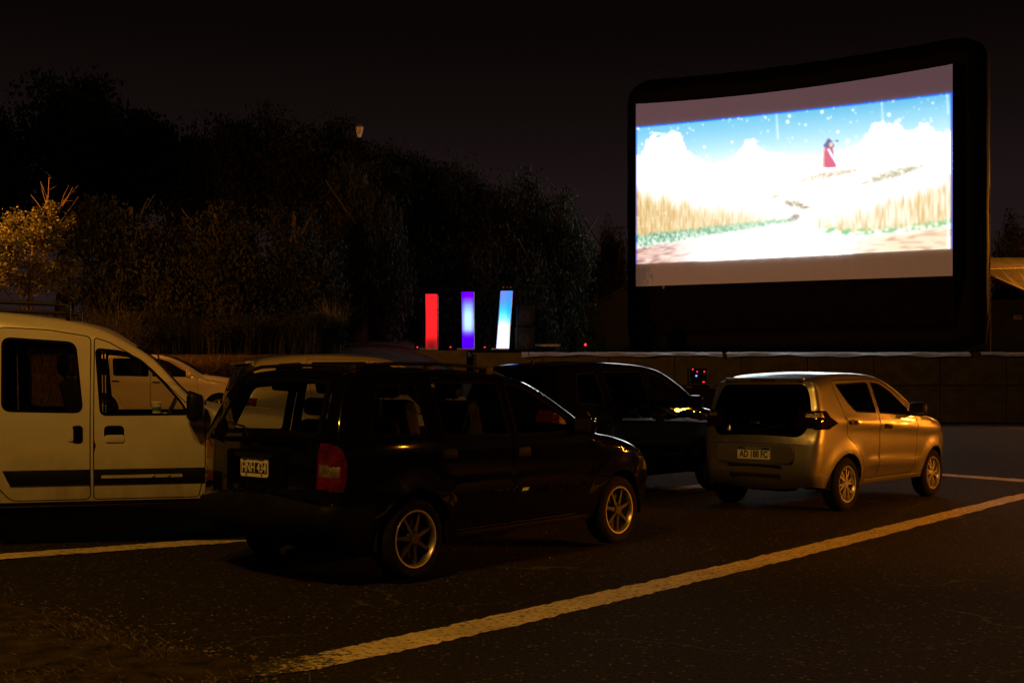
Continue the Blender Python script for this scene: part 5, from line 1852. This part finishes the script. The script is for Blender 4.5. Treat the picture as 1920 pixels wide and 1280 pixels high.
def rack():
    d = 40.6
    root = empty('equipment_rack', px(1310, 720.5, d))
    set_props(root, 'equipment rack with red and blue lights below the stage edge', 'equipment rack')
    w = 34 / FPX * d; h = 31 / FPX * d
    bm = bmesh.new()
    add_box(bm, (0, .28, h / 2), (w, .5, h), bevel=.01)
    bm_obj('rack_case', bm, M_gear, root)
    for (c, s) in (((0, .03, .01), (w, .03, .02)), ((0, .03, h - .01), (w, .03, .02)), ((-w / 2 + .01, .03, h / 2), (.02, .03, h)), ((w / 2 - .01, .03, h / 2), (.02, .03, h))):
        bm = bmesh.new(); add_box(bm, c, s, bevel=.003, seg=1)
        bm_obj('edge_profile', bm, M_truss, root)
    for k in range(4):
        bm = bmesh.new(); add_box(bm, (0, .02, .08 + k * .14), (w - .07, .012, .125), bevel=.004, seg=1)
        bm_obj('rack_unit', bm, M_trim, root)
    for (a, b, r, m) in ((-.20, .52, .024, E_red), (-.05, .44, .024, E_red), (.20, .44, .028, E_red), (-.08, .30, .034, E_blue), (.15, .085, .02, E_red), (.20, .085, .02, E_red), (.175, .085, .02, E_red)):
        bm = bmesh.new()
        bmesh.ops.create_icosphere(bm, subdivisions=2, radius=r, matrix=Matrix.Translation((a, .008, b)))
        bm_obj('indicator', bm, m, root, smooth=True)
    p = px(1313, 721, d)
    root = empty('flight_case', (p.x, p.y, 0))
    set_props(root, 'black flight case standing under the equipment rack', 'flight case')
    hh = p.z - .002
    bm = bmesh.new(); add_box(bm, (0, .3, .08 + (hh - .08) / 2), (1.0, .7, hh - .08), bevel=.02)
    bm_obj('case_shell', bm, M_gear, root)
    for sx in (-.4, .4):
        bm = bmesh.new(); add_tube(bm, [(sx - .02, .1, .05), (sx + .02, .1, .05)], .05, 12)
        bm_obj('castor', bm, M_tyre, root)
        bm = bmesh.new(); add_box(bm, (sx, -.055, hh - .08), (.16, .012, .06), bevel=.004, seg=1)
        bm_obj('latch', bm, M_truss, root)
rack()
# ------------------------------------------------------------------ trees
def leaf_mat(name, c0, c1, sc=.6, trans=.25):
    m, N, L = nmat(name)
    out = N.new("ShaderNodeOutputMaterial"); d = N.new("ShaderNodeBsdfPrincipled"); t = N.new("ShaderNodeBsdfTranslucent"); mx = N.new("ShaderNodeMixShader")
    g = N.new("ShaderNodeNewGeometry"); nz = N.new("ShaderNodeTexNoise"); nz.inputs["Scale"].default_value = sc; nz.inputs["Detail"].default_value = 4
    L.new(g.outputs["Position"], nz.inputs["Vector"])
    r = N.new("ShaderNodeValToRGB")
    r.color_ramp.elements[0].position = .35; r.color_ramp.elements[0].color = (*c0, 1)
    r.color_ramp.elements[1].position = .68; r.color_ramp.elements[1].color = (*c1, 1)
    L.new(nz.outputs["Fac"], r.inputs[0])
    L.new(r.outputs[0], d.inputs["Base Color"]); L.new(r.outputs[0], t.inputs[0])
    d.inputs["Roughness"].default_value = .65
    d.inputs["Specular IOR Level"].default_value = .25
    mx.inputs[0].default_value = trans
    L.new(d.outputs[0], mx.inputs[1]); L.new(t.outputs[0], mx.inputs[2]); L.new(mx.outputs[0], out.inputs[0])
    return m
M_leaf_a = leaf_mat("leaves_dark", (.010, .015, .006), (.034, .038, .016))
M_leaf_b = leaf_mat("leaves_olive", (.014, .018, .008), (.044, .044, .020))
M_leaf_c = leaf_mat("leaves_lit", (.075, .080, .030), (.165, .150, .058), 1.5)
M_bark = principled("bark", (.085, .062, .044), .9, noise=.4, nscale=8, bump=.8, bscale=25)
M_twig = principled("twig", (.26, .17, .11), .8, noise=.3, nscale=10)

def crown_mesh(name, n_clump, per, leaf, seed, mat, flat=1.0):
    """leaf clumps in a unit-ish crown (radius 1, height 2), real leaf size given relative to the crown"""
    rg = np.random.default_rng(seed)
    V, F = [], []
    lobes = [(np.zeros(3), .62)]
    for _ in range(9):
        d = rg.normal(size=3); d /= np.linalg.norm(d)
        d[2] = abs(d[2]) * .9 - .25
        lobes.append((d * rg.uniform(.42, .62), rg.uniform(.26, .46)))
    for _ in range(n_clump):
        lc, lr = lobes[rg.integers(0, len(lobes))]
        d = rg.normal(size=3); d /= np.linalg.norm(d)
        c = lc + d * lr * rg.uniform(.2, 1.0) ** .4
        cs = rg.uniform(.13, .30)
        m = int(per * rg.uniform(.6, 1.3))
        P = c + np.clip(rg.normal(size=(m, 3)), -1.5, 1.5) * cs * np.array([.55, .55, .40 * flat])
        for p in P:
            a = rg.normal(size=3); a /= np.linalg.norm(a)
            b = np.cross(a, rg.normal(size=3)); b /= np.linalg.norm(b) + 1e-9
            s = leaf * rg.uniform(.6, 1.35)
            k = len(V)
            V += [tuple(p - a * s), tuple(p + b * s * .45 + a * s * .1), tuple(p + a * s), tuple(p - b * s * .45 + a * s * .1)]
            F.append((k, k + 1, k + 2, k + 3))
    me = bpy.data.meshes.new(name)
    me.from_pydata(V, [], F)
    me.materials.append(mat)
    return me

CROWNS = [crown_mesh('crown', 170, 150, .025, 31 + k, (M_leaf_a, M_leaf_b, M_leaf_a, M_leaf_b)[k]) for k in range(4)]

def trunk_bm(H, r, seed, lean=.04, limbs=6, z_split=.35):
    rg = random.Random(seed)
    bm = bmesh.new()
    pts, rad = [], []
    for k in range(7):
        t = k / 6
        pts.append((lean * H * t * t * rg.uniform(.7, 1.3), rg.uniform(-.02, .02) * H * t, -.3 + (H + .3) * t)); rad.append(r * (1.25 - .95 * t) if t > 0 else r * 1.5)
    add_tube(bm, pts, rad, 9)
    for k in range(limbs):
        t = rg.uniform(z_split, .85)
        i = min(5, int(t * 6)); f = t * 6 - i
        p = Vector(pts[i]).lerp(Vector(pts[i + 1]), f)
        a = rg.uniform(0, 2 * pi); L = H * rg.uniform(.18, .34)
        d = Vector((cos(a), sin(a), rg.uniform(.5, 1.1))).normalized()
        add_tube(bm, [p, p + d * L * .5 + Vector((0, 0, .03 * H)), p + d * L + Vector((0, 0, .08 * H))], [r * .5 * (1.1 - t), r * .35 * (1.1 - t), r * .1], 6)
    return bm

def tree(label, x, ytop, d, half_px, zlow_frac=.22, var=0, seed=0, group='trees in the dark wood behind the car park'):
    X = (x - 960) / FPX * d
    zg = gz(X, d)
    ztop = CAM_H + (HOR - ytop) / FPX * d
    H = ztop - zg
    rx = half_px / FPX * d
    root = empty('tree', (X, d, zg))
    set_props(root, label, 'tree', group)
    bm_obj('trunk', trunk_bm(H * .82, .055 * H ** .75, seed), M_bark, root, smooth=True)
    o = bpy.data.objects.new('crown', CROWNS[var % 4])
    link(o, root)
    cz = H * (1 + zlow_frac) / 2
    rz = H * (1 - zlow_frac) / 2 / .84
    o.location = (0, 0, cz)
    o.scale = (rx, rx * .9, rz)
    o.rotation_euler = (0, 0, seed * 1.37)
    return root

T = [
    ("tallest dark tree at the far left behind the lamp lit tree", 120, 92, 46, 150, .20),
    ("dark tree cut by the left edge of the photo", -70, 145, 45, 130, .18),
    ("dark tree right of the tallest tree on the left skyline", 330, 176, 47, 105, .20),
    ("dark tree on the skyline above the gap between van and estate car", 462, 170, 47, 110, .18),
    ("dark tree on the skyline just left of the tapered lantern", 592, 188, 46, 105, .18),
    ("dark tree on the skyline just right of the tapered lantern", 728, 240, 46, 100, .18),
    ("dark tree on the skyline above the red light tower", 832, 256, 46, 80, .16),
    ("dark tree on the skyline above the cyan light tower", 958, 292, 46, 90, .14),
    ("rightmost dark tree of the wood, left of the film screen", 1035, 325, 45.5, 62, .12),
]
for k, (lb, x, yt, d, hp, zl) in enumerate(T):
    tree(lb, x, yt, d + 4, hp * 1.4, .22, k, k + 3)
T2 = [
    ("narrow dark tree right below the tapered lantern", 676, 262, 44.5, 70, .05),
    ("lower bushy tree behind the roof of the van", 235, 330, 40, 120, .05),
    ("lower bushy tree behind the white car", 395, 345, 39.5, 110, .05),
    ("lower bushy tree above the silver car", 540, 350, 40, 110, .05),
    ("lower bushy tree above the left end of the stage", 680, 365, 47.5, 100, .05),
    ("lower bushy tree behind the red light tower", 800, 372, 48, 95, .05),
    ("lower bushy tree behind the violet light tower", 900, 385, 48.5, 90, .05),
    ("lower bushy tree behind the loudspeaker stack", 1000, 400, 48.5, 80, .04),
    ("low dark shrub at the right foot of the wood", 1058, 470, 49.5, 48, .02),
]
for k, (lb, x, yt, d, hp, zl) in enumerate(T2):
    tree(lb, x, yt, d, hp * 1.3, -.30, k + 1, k + 23)
tree("distant tree in the gap left of the film screen", 1148, 388, 72, 40, .05, 1, 51, group='distant trees beside the screen')
tree("distant small tree between the wood and the film screen", 1112, 432, 74, 26, .03, 2, 52, group='distant trees beside the screen')
tree("dim tree behind the shed right of the film screen", 1905, 365, 72, 62, .1, 3, 53, group='distant trees beside the screen')
tree("tree at the right edge of the photo behind the shed", 1990, 345, 74, 70, .1, 0, 54, group='distant trees beside the screen')

for k, (x, yt, d, hp, lb) in enumerate((
        (150, 575, 34.8, 90, "low brush on the bank behind the roof of the van"), (300, 575, 35.0, 95, "low brush on the bank between the van and the white car"),
        (440, 580, 35.2, 95, "low brush on the bank above the white car's bonnet"), (580, 575, 35.6, 90, "low brush on the bank above the silver car"),
        (700, 565, 50.5, 80, "low brush behind the left end of the stage"), (842, 560, 50.8, 80, "low brush between the red and violet light towers"),
        (985, 565, 51.0, 80, "low brush behind the loudspeaker stack"), (1085, 575, 51.5, 70, "low brush at the foot of the wood beside the shed"))):
    X = (x - 960) / FPX * d
    zg = gz(X, d)
    root = empty('bush', (X, d, zg))
    set_props(root, lb, 'bush', 'brush along the foot of the wood')
    H = zpx(yt, d) - zg
    o = bpy.data.objects.new('foliage', CROWNS[(k * 3 + 1) % 4]); link(o, root)
    o.location = (0, 0, H * .35); o.scale = (hp * 1.35 / FPX * d, 1.6, H * .75); o.rotation_euler = (0, 0, k * .7 + .3)
    bm_obj('stem', trunk_bm(H * .7, .05, k + 90), M_bark, root, smooth=True)

# the tree lit by a lamp on the left
def lit_tree():
    d = 28.0
    X = (50 - 960) / FPX * d
    zg = gz(X, d)
    root = empty('lamp_lit_tree', (X, d, zg))
    set_props(root, 'small leafy tree lit orange by a lamp, bare twigs at its top', 'tree')
    H = zpx(345, d) - zg
    bm_obj('trunk', trunk_bm(H * .85, .10, 77, limbs=9, z_split=.45), M_bark, root, smooth=True)
    rg = np.random.default_rng(77)
    V, F = [], []
    # clumps of leaves laid out as in the crown seen from the lot
    cl = []
    for _ in range(112):
        a = rg.normal(size=3); a /= np.linalg.norm(a)
        r = rg.uniform(.35, 1) ** .5
        c = np.array([a[0] * 1.36, a[1] * 1.15, a[2] * .98]) * r
        c[2] += zpx(482, d) - zg - .18 * c[0]
        cl.append((c, rg.uniform(.12, .25)))
    for _ in range(16):
        a = rg.normal(size=3); a /= np.linalg.norm(a)
        c = np.array([.62 + a[0] * .45, a[1] * .5, zpx(408, d) - zg + a[2] * .28])
        cl.append((c, rg.uniform(.09, .16)))
    for c, s in cl:
        for _ in range(int(70 * s / .2)):
            p = c + rg.normal(size=3) * s * np.array([.6, .6, .42])
            a = rg.normal(size=3); a[2] *= .6; a /= np.linalg.norm(a)
            b = np.cross(a, rg.normal(size=3)); b /= np.linalg.norm(b)
            L = rg.uniform(.035, .07)
            k = len(V)
            V += [tuple(p - a * L), tuple(p + b * L * .5), tuple(p + a * L), tuple(p - b * L * .5)]
            F.append((k, k + 1, k + 2, k + 3))
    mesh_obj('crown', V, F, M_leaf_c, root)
    bm = bmesh.new()
    z0 = zpx(385, d) - zg
    def twig(a, b, r):
        a, b = Vector(a), Vector(b)
        m = (a + b) / 2 + Vector((rg.normal() * .04, rg.normal() * .04, .02))
        add_tube(bm, [a, m, b], [r * .6, r * .42, r * .2], 6)
    def P2(x, y): return ((x - 50) / FPX * d, rg.normal() * .08, zpx(y, d) - zg)
    for (a, b, r) in (((85, 400), (94, 334), .022), ((94, 334), (86, 322), .008), ((86, 385), (76, 340), .014), ((90, 372), (103, 346), .014), ((88, 375), (78, 343), .010),
                      ((100, 405), (138, 352), .020), ((120, 378), (146, 347), .012), ((112, 390), (130, 348), .012), ((128, 366), (144, 360), .008), ((82, 398), (56, 364), .016), ((118, 382), (142, 378), .009)):
        twig(P2(*a), P2(*b), r)
    bm_obj('bare_twigs', bm, M_twig, root, smooth=True)
lit_tree()

# ------------------------------------------------------------------ tall reeds along the foot of the wood
def blades(name, spots, hmin, hmax, mat, seed, label=None, cat=None, kind=None, group=None, loc=None, droop=.6):
    rg = np.random.default_rng(seed)
    V, F = [], []
    for (x, y) in spots:
        h = rg.uniform(hmin, hmax); a = rg.uniform(0, 2 * pi); w = rg.uniform(.008, .02)
        z = gz(x + (loc[0] if loc else 0), y + (loc[1] if loc else 0)) - (loc[2] if loc else 0)
        dx, dy = cos(a), sin(a)
        dr = rg.uniform(.1, droop)
        k = len(V)
        prev = None
        for s in range(5):
            t = s / 4
            ww = w * (1 - t * .92)
            ox = dx * h * dr * t ** 2.2; oy = dy * h * dr * t ** 2.2
            zz = z + h * (t - .28 * dr * t ** 3)
            V += [(x + ox - dy * ww, y + oy + dx * ww, zz), (x + ox + dy * ww, y + oy - dx * ww, zz)]
            if s:
                b = k + 2 * s
                F.append((b - 2, b - 1, b + 1, b))
    o = mesh_obj(name, V, F, mat, None, loc=loc)
    set_props(o, label, cat, group, kind)
    return o
M_reed = leaf_mat("reeds", (.006, .007, .004), (.018, .017, .009), 1.2)
rg = np.random.default_rng(4)
sp = []
for _ in range(9500):
    y = rg.uniform(33.7, 41.0)
    x = rg.uniform(-18, -5.6)
    if y > 38.5: continue
    sp.append((x, y))
for _ in range(4200):
    sp.append((rg.uniform(-7, 4.5), rg.uniform(48.0, 49.6)))
blades('reed_bed', sp, .4, 1.5, M_reed, 6, 'dim bed of tall reeds on the bank below the wood', 'reeds', kind='stuff')
def bank_grass():
    rg = np.random.default_rng(14)
    s2 = [(rg.uniform(-16, -1), rg.uniform(27.9, 33.0)) for _ in range(7000)]
    m = leaf_mat("bank_grass", (.11, .075, .03), (.20, .14, .06), 2.0, .1)
    blades('bank_grass', s2, .06, .28, m, 15, 'short dry grass covering the lit bank', 'grass', kind='stuff', droop=1.0)
bank_grass()
M_pampas = leaf_mat("pampas_leaf", (.10, .095, .035), (.22, .19, .075), 2.5)
for (x, y, d, lb) in ((196, 600, 29.5, 'clump of long drooping grass behind the roof of the van, left one'), (228, 618, 30.2, 'clump of long drooping grass behind the windshield of the van, right one'), (622, 640, 36.0, 'tall lit tuft of grass above the black estate car')):
    p = px(x, y, d); zz = gz(p.x, p.y)
    rg = np.random.default_rng(x)
    h = (p.z - zz) + (1.15 if x < 600 else 1.6)
    blades('grass_clump', [(rg.normal() * .16, rg.normal() * .16) for _ in range(260)], h * .6, h, M_pampas, x, lb, 'grass', group='grass clumps', loc=(p.x, p.y, zz), droop=.75)

# ------------------------------------------------------------------ lantern over the wood, sheds
def lantern():
    d = 46.0
    p = px(674, 258, d)
    zg = gz(p.x, d)
    root = empty('lantern', (p.x, d, zg))
    set_props(root, 'small tapered lantern glowing dull orange above the treetops', 'lantern')
    zb = p.z - zg
    bm = bmesh.new()
    add_tube(bm, [(0, 0, 0), (0, 0, zb * .5), (0, 0, zb)], [.07, .05, .03], 10)
    bm_obj('post', bm, principled('lantern_post', (.004, .004, .004), .9, spec=.05), root, smooth=True)
    m, N, L = nmat("lantern_glass")
    out = N.new("ShaderNodeOutputMaterial"); b = N.new("ShaderNodeBsdfPrincipled"); nz = N.new("ShaderNodeTexNoise"); nz.inputs["Scale"].default_value = 9
    tc = N.new("ShaderNodeTexCoord"); L.new(tc.outputs["Object"], nz.inputs["Vector"])
    r = N.new("ShaderNodeValToRGB"); r.color_ramp.elements[0].position = .38; r.color_ramp.elements[0].color = (.03, .004, .001, 1); r.color_ramp.elements[1].position = .64; r.color_ramp.elements[1].color = (.15, .055, .012, 1)
    L.new(nz.outputs["Fac"], r.inputs[0]); L.new(r.outputs[0], b.inputs["Emission Color"]); b.inputs["Emission Strength"].default_value = 1.0
    b.inputs["Base Color"].default_value = (.2, .15, .1, 1)
    L.new(b.outputs[0], out.inputs[0])
    bm = bmesh.new()
    add_lathe(bm, [(.05, zb), (.075, zb + .03), (.115, zb + .18), (.155, zb + .36), (.15, zb + .40)], 6, 'Z')
    bm_obj('lantern_glass', bm, m, root)
    bm = bmesh.new()
    add_lathe(bm, [(.17, zb + .40), (.16, zb + .43), (.09, zb + .50), (.03, zb + .53), (.001, zb + .56)], 6, 'Z')
    bm_obj('lantern_cap', bm, principled("lantern_cap", (.2, .16, .12), .6), root)
lantern()

M_roof = principled("metal_roof", (.34, .31, .27), .55, metal=.3, noise=.25, nscale=2)
M_wall_dark = principled("shed_wall", (.035, .036, .045), .8, noise=.3, nscale=2)
def shed_right():
    d = 56.0
    root = empty('shed', px(1955, 700, d) * 1.0)
    root.location.z = 0
    set_props(root, 'shed with an orange lit metal roof right of the film screen', 'shed')
    ox, oy = root.location.x, root.location.y
    def L_(x, y, dd): 
        p = px(x, y, dd); return Vector((p.x - ox, p.y - oy, p.z))
    # upper roof slope (far) and lower slope (near), each built of seamed sheets
    xa, xb = 1780, 2060
    def slope(fy0, fy1, d0, d1, n, mat, name):
        for k in range(n):
            t0, t1 = k / n, (k + 1) / n
            x0, x1 = lerp(xa, xb, t0), lerp(xa, xb, t1)
            a, b = L_(x0, fy0(x0), d0), L_(x1, fy0(x1), d0)
            c, e = L_(x1 + 26, fy1(x1 + 26), d1), L_(x0 + 26, fy1(x0 + 26), d1)
            g = (b - a) * .012
            V = [a + g, b - g, c - g, e + g]
            V2 = [v + Vector((0, 0, -.06)) for v in V]
            mesh_obj(name, V + V2, [(0, 3, 2, 1), (4, 5, 6, 7), (0, 1, 5, 4), (1, 2, 6, 5), (2, 3, 7, 6), (3, 0, 4, 7)], mat, root)
    slope(lambda x: 483.0, lambda x: 503 - (x - 1880) * .03, 62, 57, 9, M_roof, 'roof_sheet')
    slope(lambda x: 504 - (x - 1880) * .03, lambda x: lerp(520, 543, (x - 1870) / 50), 56.8, 53.5, 9, principled("dull_roof", (.10, .085, .075), .7, noise=.3, nscale=3), 'roof_sheet')
    a = L_(1840, 560, 54.5); b = L_(2060, 560, 54.5)
    bm = bmesh.new()
    add_box(bm, ((a.x + b.x) / 2, 58.5 - oy, 2.8), (b.x - a.x, 6.5, 5.2))
    bm_obj('wall', bm, M_wall_dark, root)
    bm = bmesh.new()
    add_tube(bm, [L_(1866, 520, 53.4), L_(1925, 546, 53.4), L_(2060, 608, 53.4)], .05, 6)
    bm_obj('gutter', bm, principled("gutter", (.25, .2, .17), .6), root)
    bm = bmesh.new(); add_box(bm, L_(1908, 594, 55.0), (.4, .1, .22), bevel=.03)
    bm_obj('wall_vent', bm, M_truss, root)
shed_right()
def shed_left():
    d = 58.0
    c = px(1185, 700, d)
    root = empty('canopy_shed', (c.x, d, 0))
    set_props(root, 'dark gabled shed roof just left of the film screen', 'shed')
    zr = zpx(528, d); ze = zpx(585, d); w = 100 / FPX * d
    for s in (-1, 1):
        V = [(0, 0, zr), (0, 7, zr), (s * w, 7, ze), (s * w, 0, ze)]
        V = [Vector(v) for v in V] + [Vector(v) - Vector((0, 0, .12)) for v in V]
        mesh_obj('roof_slope', V, [(0, 1, 2, 3), (4, 7, 6, 5), (0, 3, 7, 4), (1, 5, 6, 2), (3, 2, 6, 7), (0, 4, 5, 1)], principled("dark_roof%d" % s, (.05, .045, .04), .8, noise=.3, nscale=2), root)
    V = [(-w * .95, .15, 0), (w * .95, .15, 0), (w * .95, .15, ze - .1), (0, .15, zr - .15), (-w * .95, .15, ze - .1)]
    V = [Vector(v) for v in V] + [Vector(v) + Vector((0, 6.5, 0)) for v in V]
    mesh_obj('wall', V, [(0, 1, 2, 3, 4), (9, 8, 7, 6, 5), (0, 5, 6, 1), (1, 6, 7, 2), (0, 4, 9, 5)], M_wall_dark, root)
shed_left()

# ------------------------------------------------------------------ street lamps (outside the picture; their light is what shows)
def street_lamp(label, x, y, h, power, col, heads=2, face=0.0, radius=.14, group='street lamps round the car park', gap=1.3, aim=None, cone=50):
    zg = gz(x, y)
    root = empty('street_lamp', (x, y, zg), face)
    set_props(root, label, 'street lamp', group)
    bm = bmesh.new()
    add_tube(bm, [(0, 0, 0), (0, 0, 1.0), (0, 0, h - .2), (0, 0, h)], [.11, .09, .06, .05], 12)
    bm_obj('post', bm, M_truss, root, smooth=True)
    for k in range(heads):
        s = (k - (heads - 1) / 2) * 2 * gap / max(1, heads - 1) if heads > 1 else 0.0
        bm = bmesh.new()
        add_tube(bm, [(0, 0, h - .1), (s * .5, .25, h + .1), (s, .45, h + .12)], .03, 8)
        arm = bm_obj('arm', bm, M_truss, root, smooth=True)
        bm = bmesh.new()
        add_box(bm, (s, .62, h + .16), (.26, .62, .10), bevel=.04)
        hd = bm_obj('lamp_head', bm, M_gear, root, smooth=True)
        ld = bpy.data.lights.new('lamp_light', 'SPOT' if aim else 'POINT')
        ld.energy = power / heads
        ld.color = col
        ld.shadow_soft_size = radius
        lo = bpy.data.objects.new('lamp_light', ld)
        lo.location = (s, .62, h - .02)
        if aim:                                   # a hooded floodlight: its cone is aimed at the parked cars
            ld.spot_size = radians(cone); ld.spot_blend = .6
            w0 = Matrix.Rotation(face, 3, 'Z') @ Vector(lo.location) + Vector((x, y, zg))
            dv = Matrix.Rotation(-face, 3, 'Z') @ (Vector(aim) - w0)
            lo.rotation_euler = dv.to_track_quat('-Z', 'Y').to_euler()
        link(lo, hd)
street_lamp('twin headed sodium floodlight post right of the car park', 17.2, 6.0, 3.6, P_MAIN, DEEP, 2, radians(58), aim=(3.9, 13.4, .7), cone=48)
street_lamp('twin headed sodium floodlight post ahead on the right edge of the car park', 24.0, 21.6, 2.9, P_SIDE, DEEP, 2, radians(110), aim=(4.4, 13.6, .7), cone=42)
street_lamp('twin headed pale street lamp beside the camera on the left', -3.9, .4, 9.0, P_BACK, WARM, 2, radians(-20), gap=.9)
street_lamp('sodium street lamp left of the lamp lit tree', -15.3, 26.0, 6.6, P_TREE, SODIUM, 1, radians(-60), aim=(-9.0, 31.0, 4.2), cone=125)
street_lamp('sodium street lamp right of the stage', 29.5, 52.0, 9.0, P_SHED, SODIUM, 1, radians(60))

# ================================================================== the cars in place
estate = build_estate()
hatch = build_hatch()
van = build_van()
mp = build_plain('hatchback_car', 'tall black hatchback with roof aerial between the estate and the silver beige car', (.0, 0, 0), (.669, .743), M_black2, 1.0, 1.085, .83, G_tint, M_seat, rim='star', antenna=True, rear_glass=G_dark)
P = Vector((.344, 12.6, 0)); D = Vector((.669, .743, 0)); Lf = Vector((-.743, .669, 0))
mp.root.location = P + D * 1.02 + Lf * .84
suv = build_plain('hatchback_car', 'silver hatchback with dark windows half hidden behind the black estate car', (0, 0, 0), (.906, .423), M_silver, 1.0, 1.09, .83, G_tint, M_seat, rim='star')
P = Vector((-3.50, 15.2, 0)); D = Vector((.906, .423, 0)); Lf = Vector((-.423, .906, 0))
q = P + D * .75 + Lf * .80
suv.root.location = (q.x, q.y, gz(q.x, q.y) - .05)
whc = build_plain('hatchback_car', 'white hatchback parked behind the white van, seen through its window', (0, 0, 0), (.985, .17), M_white2, 1.0, 1.0, .82, G_tint, M_seat, rim='star')
P = px(412, 760, 26.0); D = Vector((.985, .17, 0)); Lf = Vector((-.17, .985, 0))
q = Vector((P.x, P.y, 0)) - D * 2.5 + Lf * .80
whc.root.location = (q.x, q.y, gz(q.x + 1, q.y))

# paper cup and crumpled napkin on the van's dashboard
def cup():
    M = van.root.matrix_basis
    p = M @ Vector((1.60, -.60, 1.00))
    root = empty('paper_cup', p)
    set_props(root, 'white and green paper cup on the dashboard of the van', 'cup')
    m_w = principled("cup_white", (.75, .73, .70), .6); m_g = principled("cup_green", (.06, .20, .13), .6)
    bm = bmesh.new()
    add_lathe(bm, [(.001, 0), (.028, 0), (.031, .03), (.033, .05)], 24, 'Z')
    add_lathe(bm, [(.036, .085), (.040, .115)], 24, 'Z')
    bm_obj('cup_wall', bm, m_w, root, smooth=True)
    bm = bmesh.new(); add_lathe(bm, [(.0332, .05), (.0362, .085)], 24, 'Z')
    bm_obj('cup_sleeve', bm, m_g, root, smooth=True)
    bm = bmesh.new(); add_lathe(bm, [(.043, .113), (.043, .122), (.036, .128), (.001, .130)], 24, 'Z')
    bm_obj('cup_lid', bm, m_w, root, smooth=True)
    bm = bmesh.new()
    bmesh.ops.create_icosphere(bm, subdivisions=3, radius=1)
    rg = random.Random(2)
    for v in bm.verts:
        k = .75 + .5 * rg.random()
        v.co = Vector((v.co.x * .055 * k, v.co.y * .03 * k, (v.co.z * .5 + .5) * .035 * k))
    o = bm_obj('napkin', bm, m_w, None, smooth=True, sharp=25, loc=M @ Vector((1.675, -.60, .999)))
    set_props(o, 'crumpled white napkin beside the paper cup in the van', 'napkin')
bpy.context.view_layer.update()
cup()
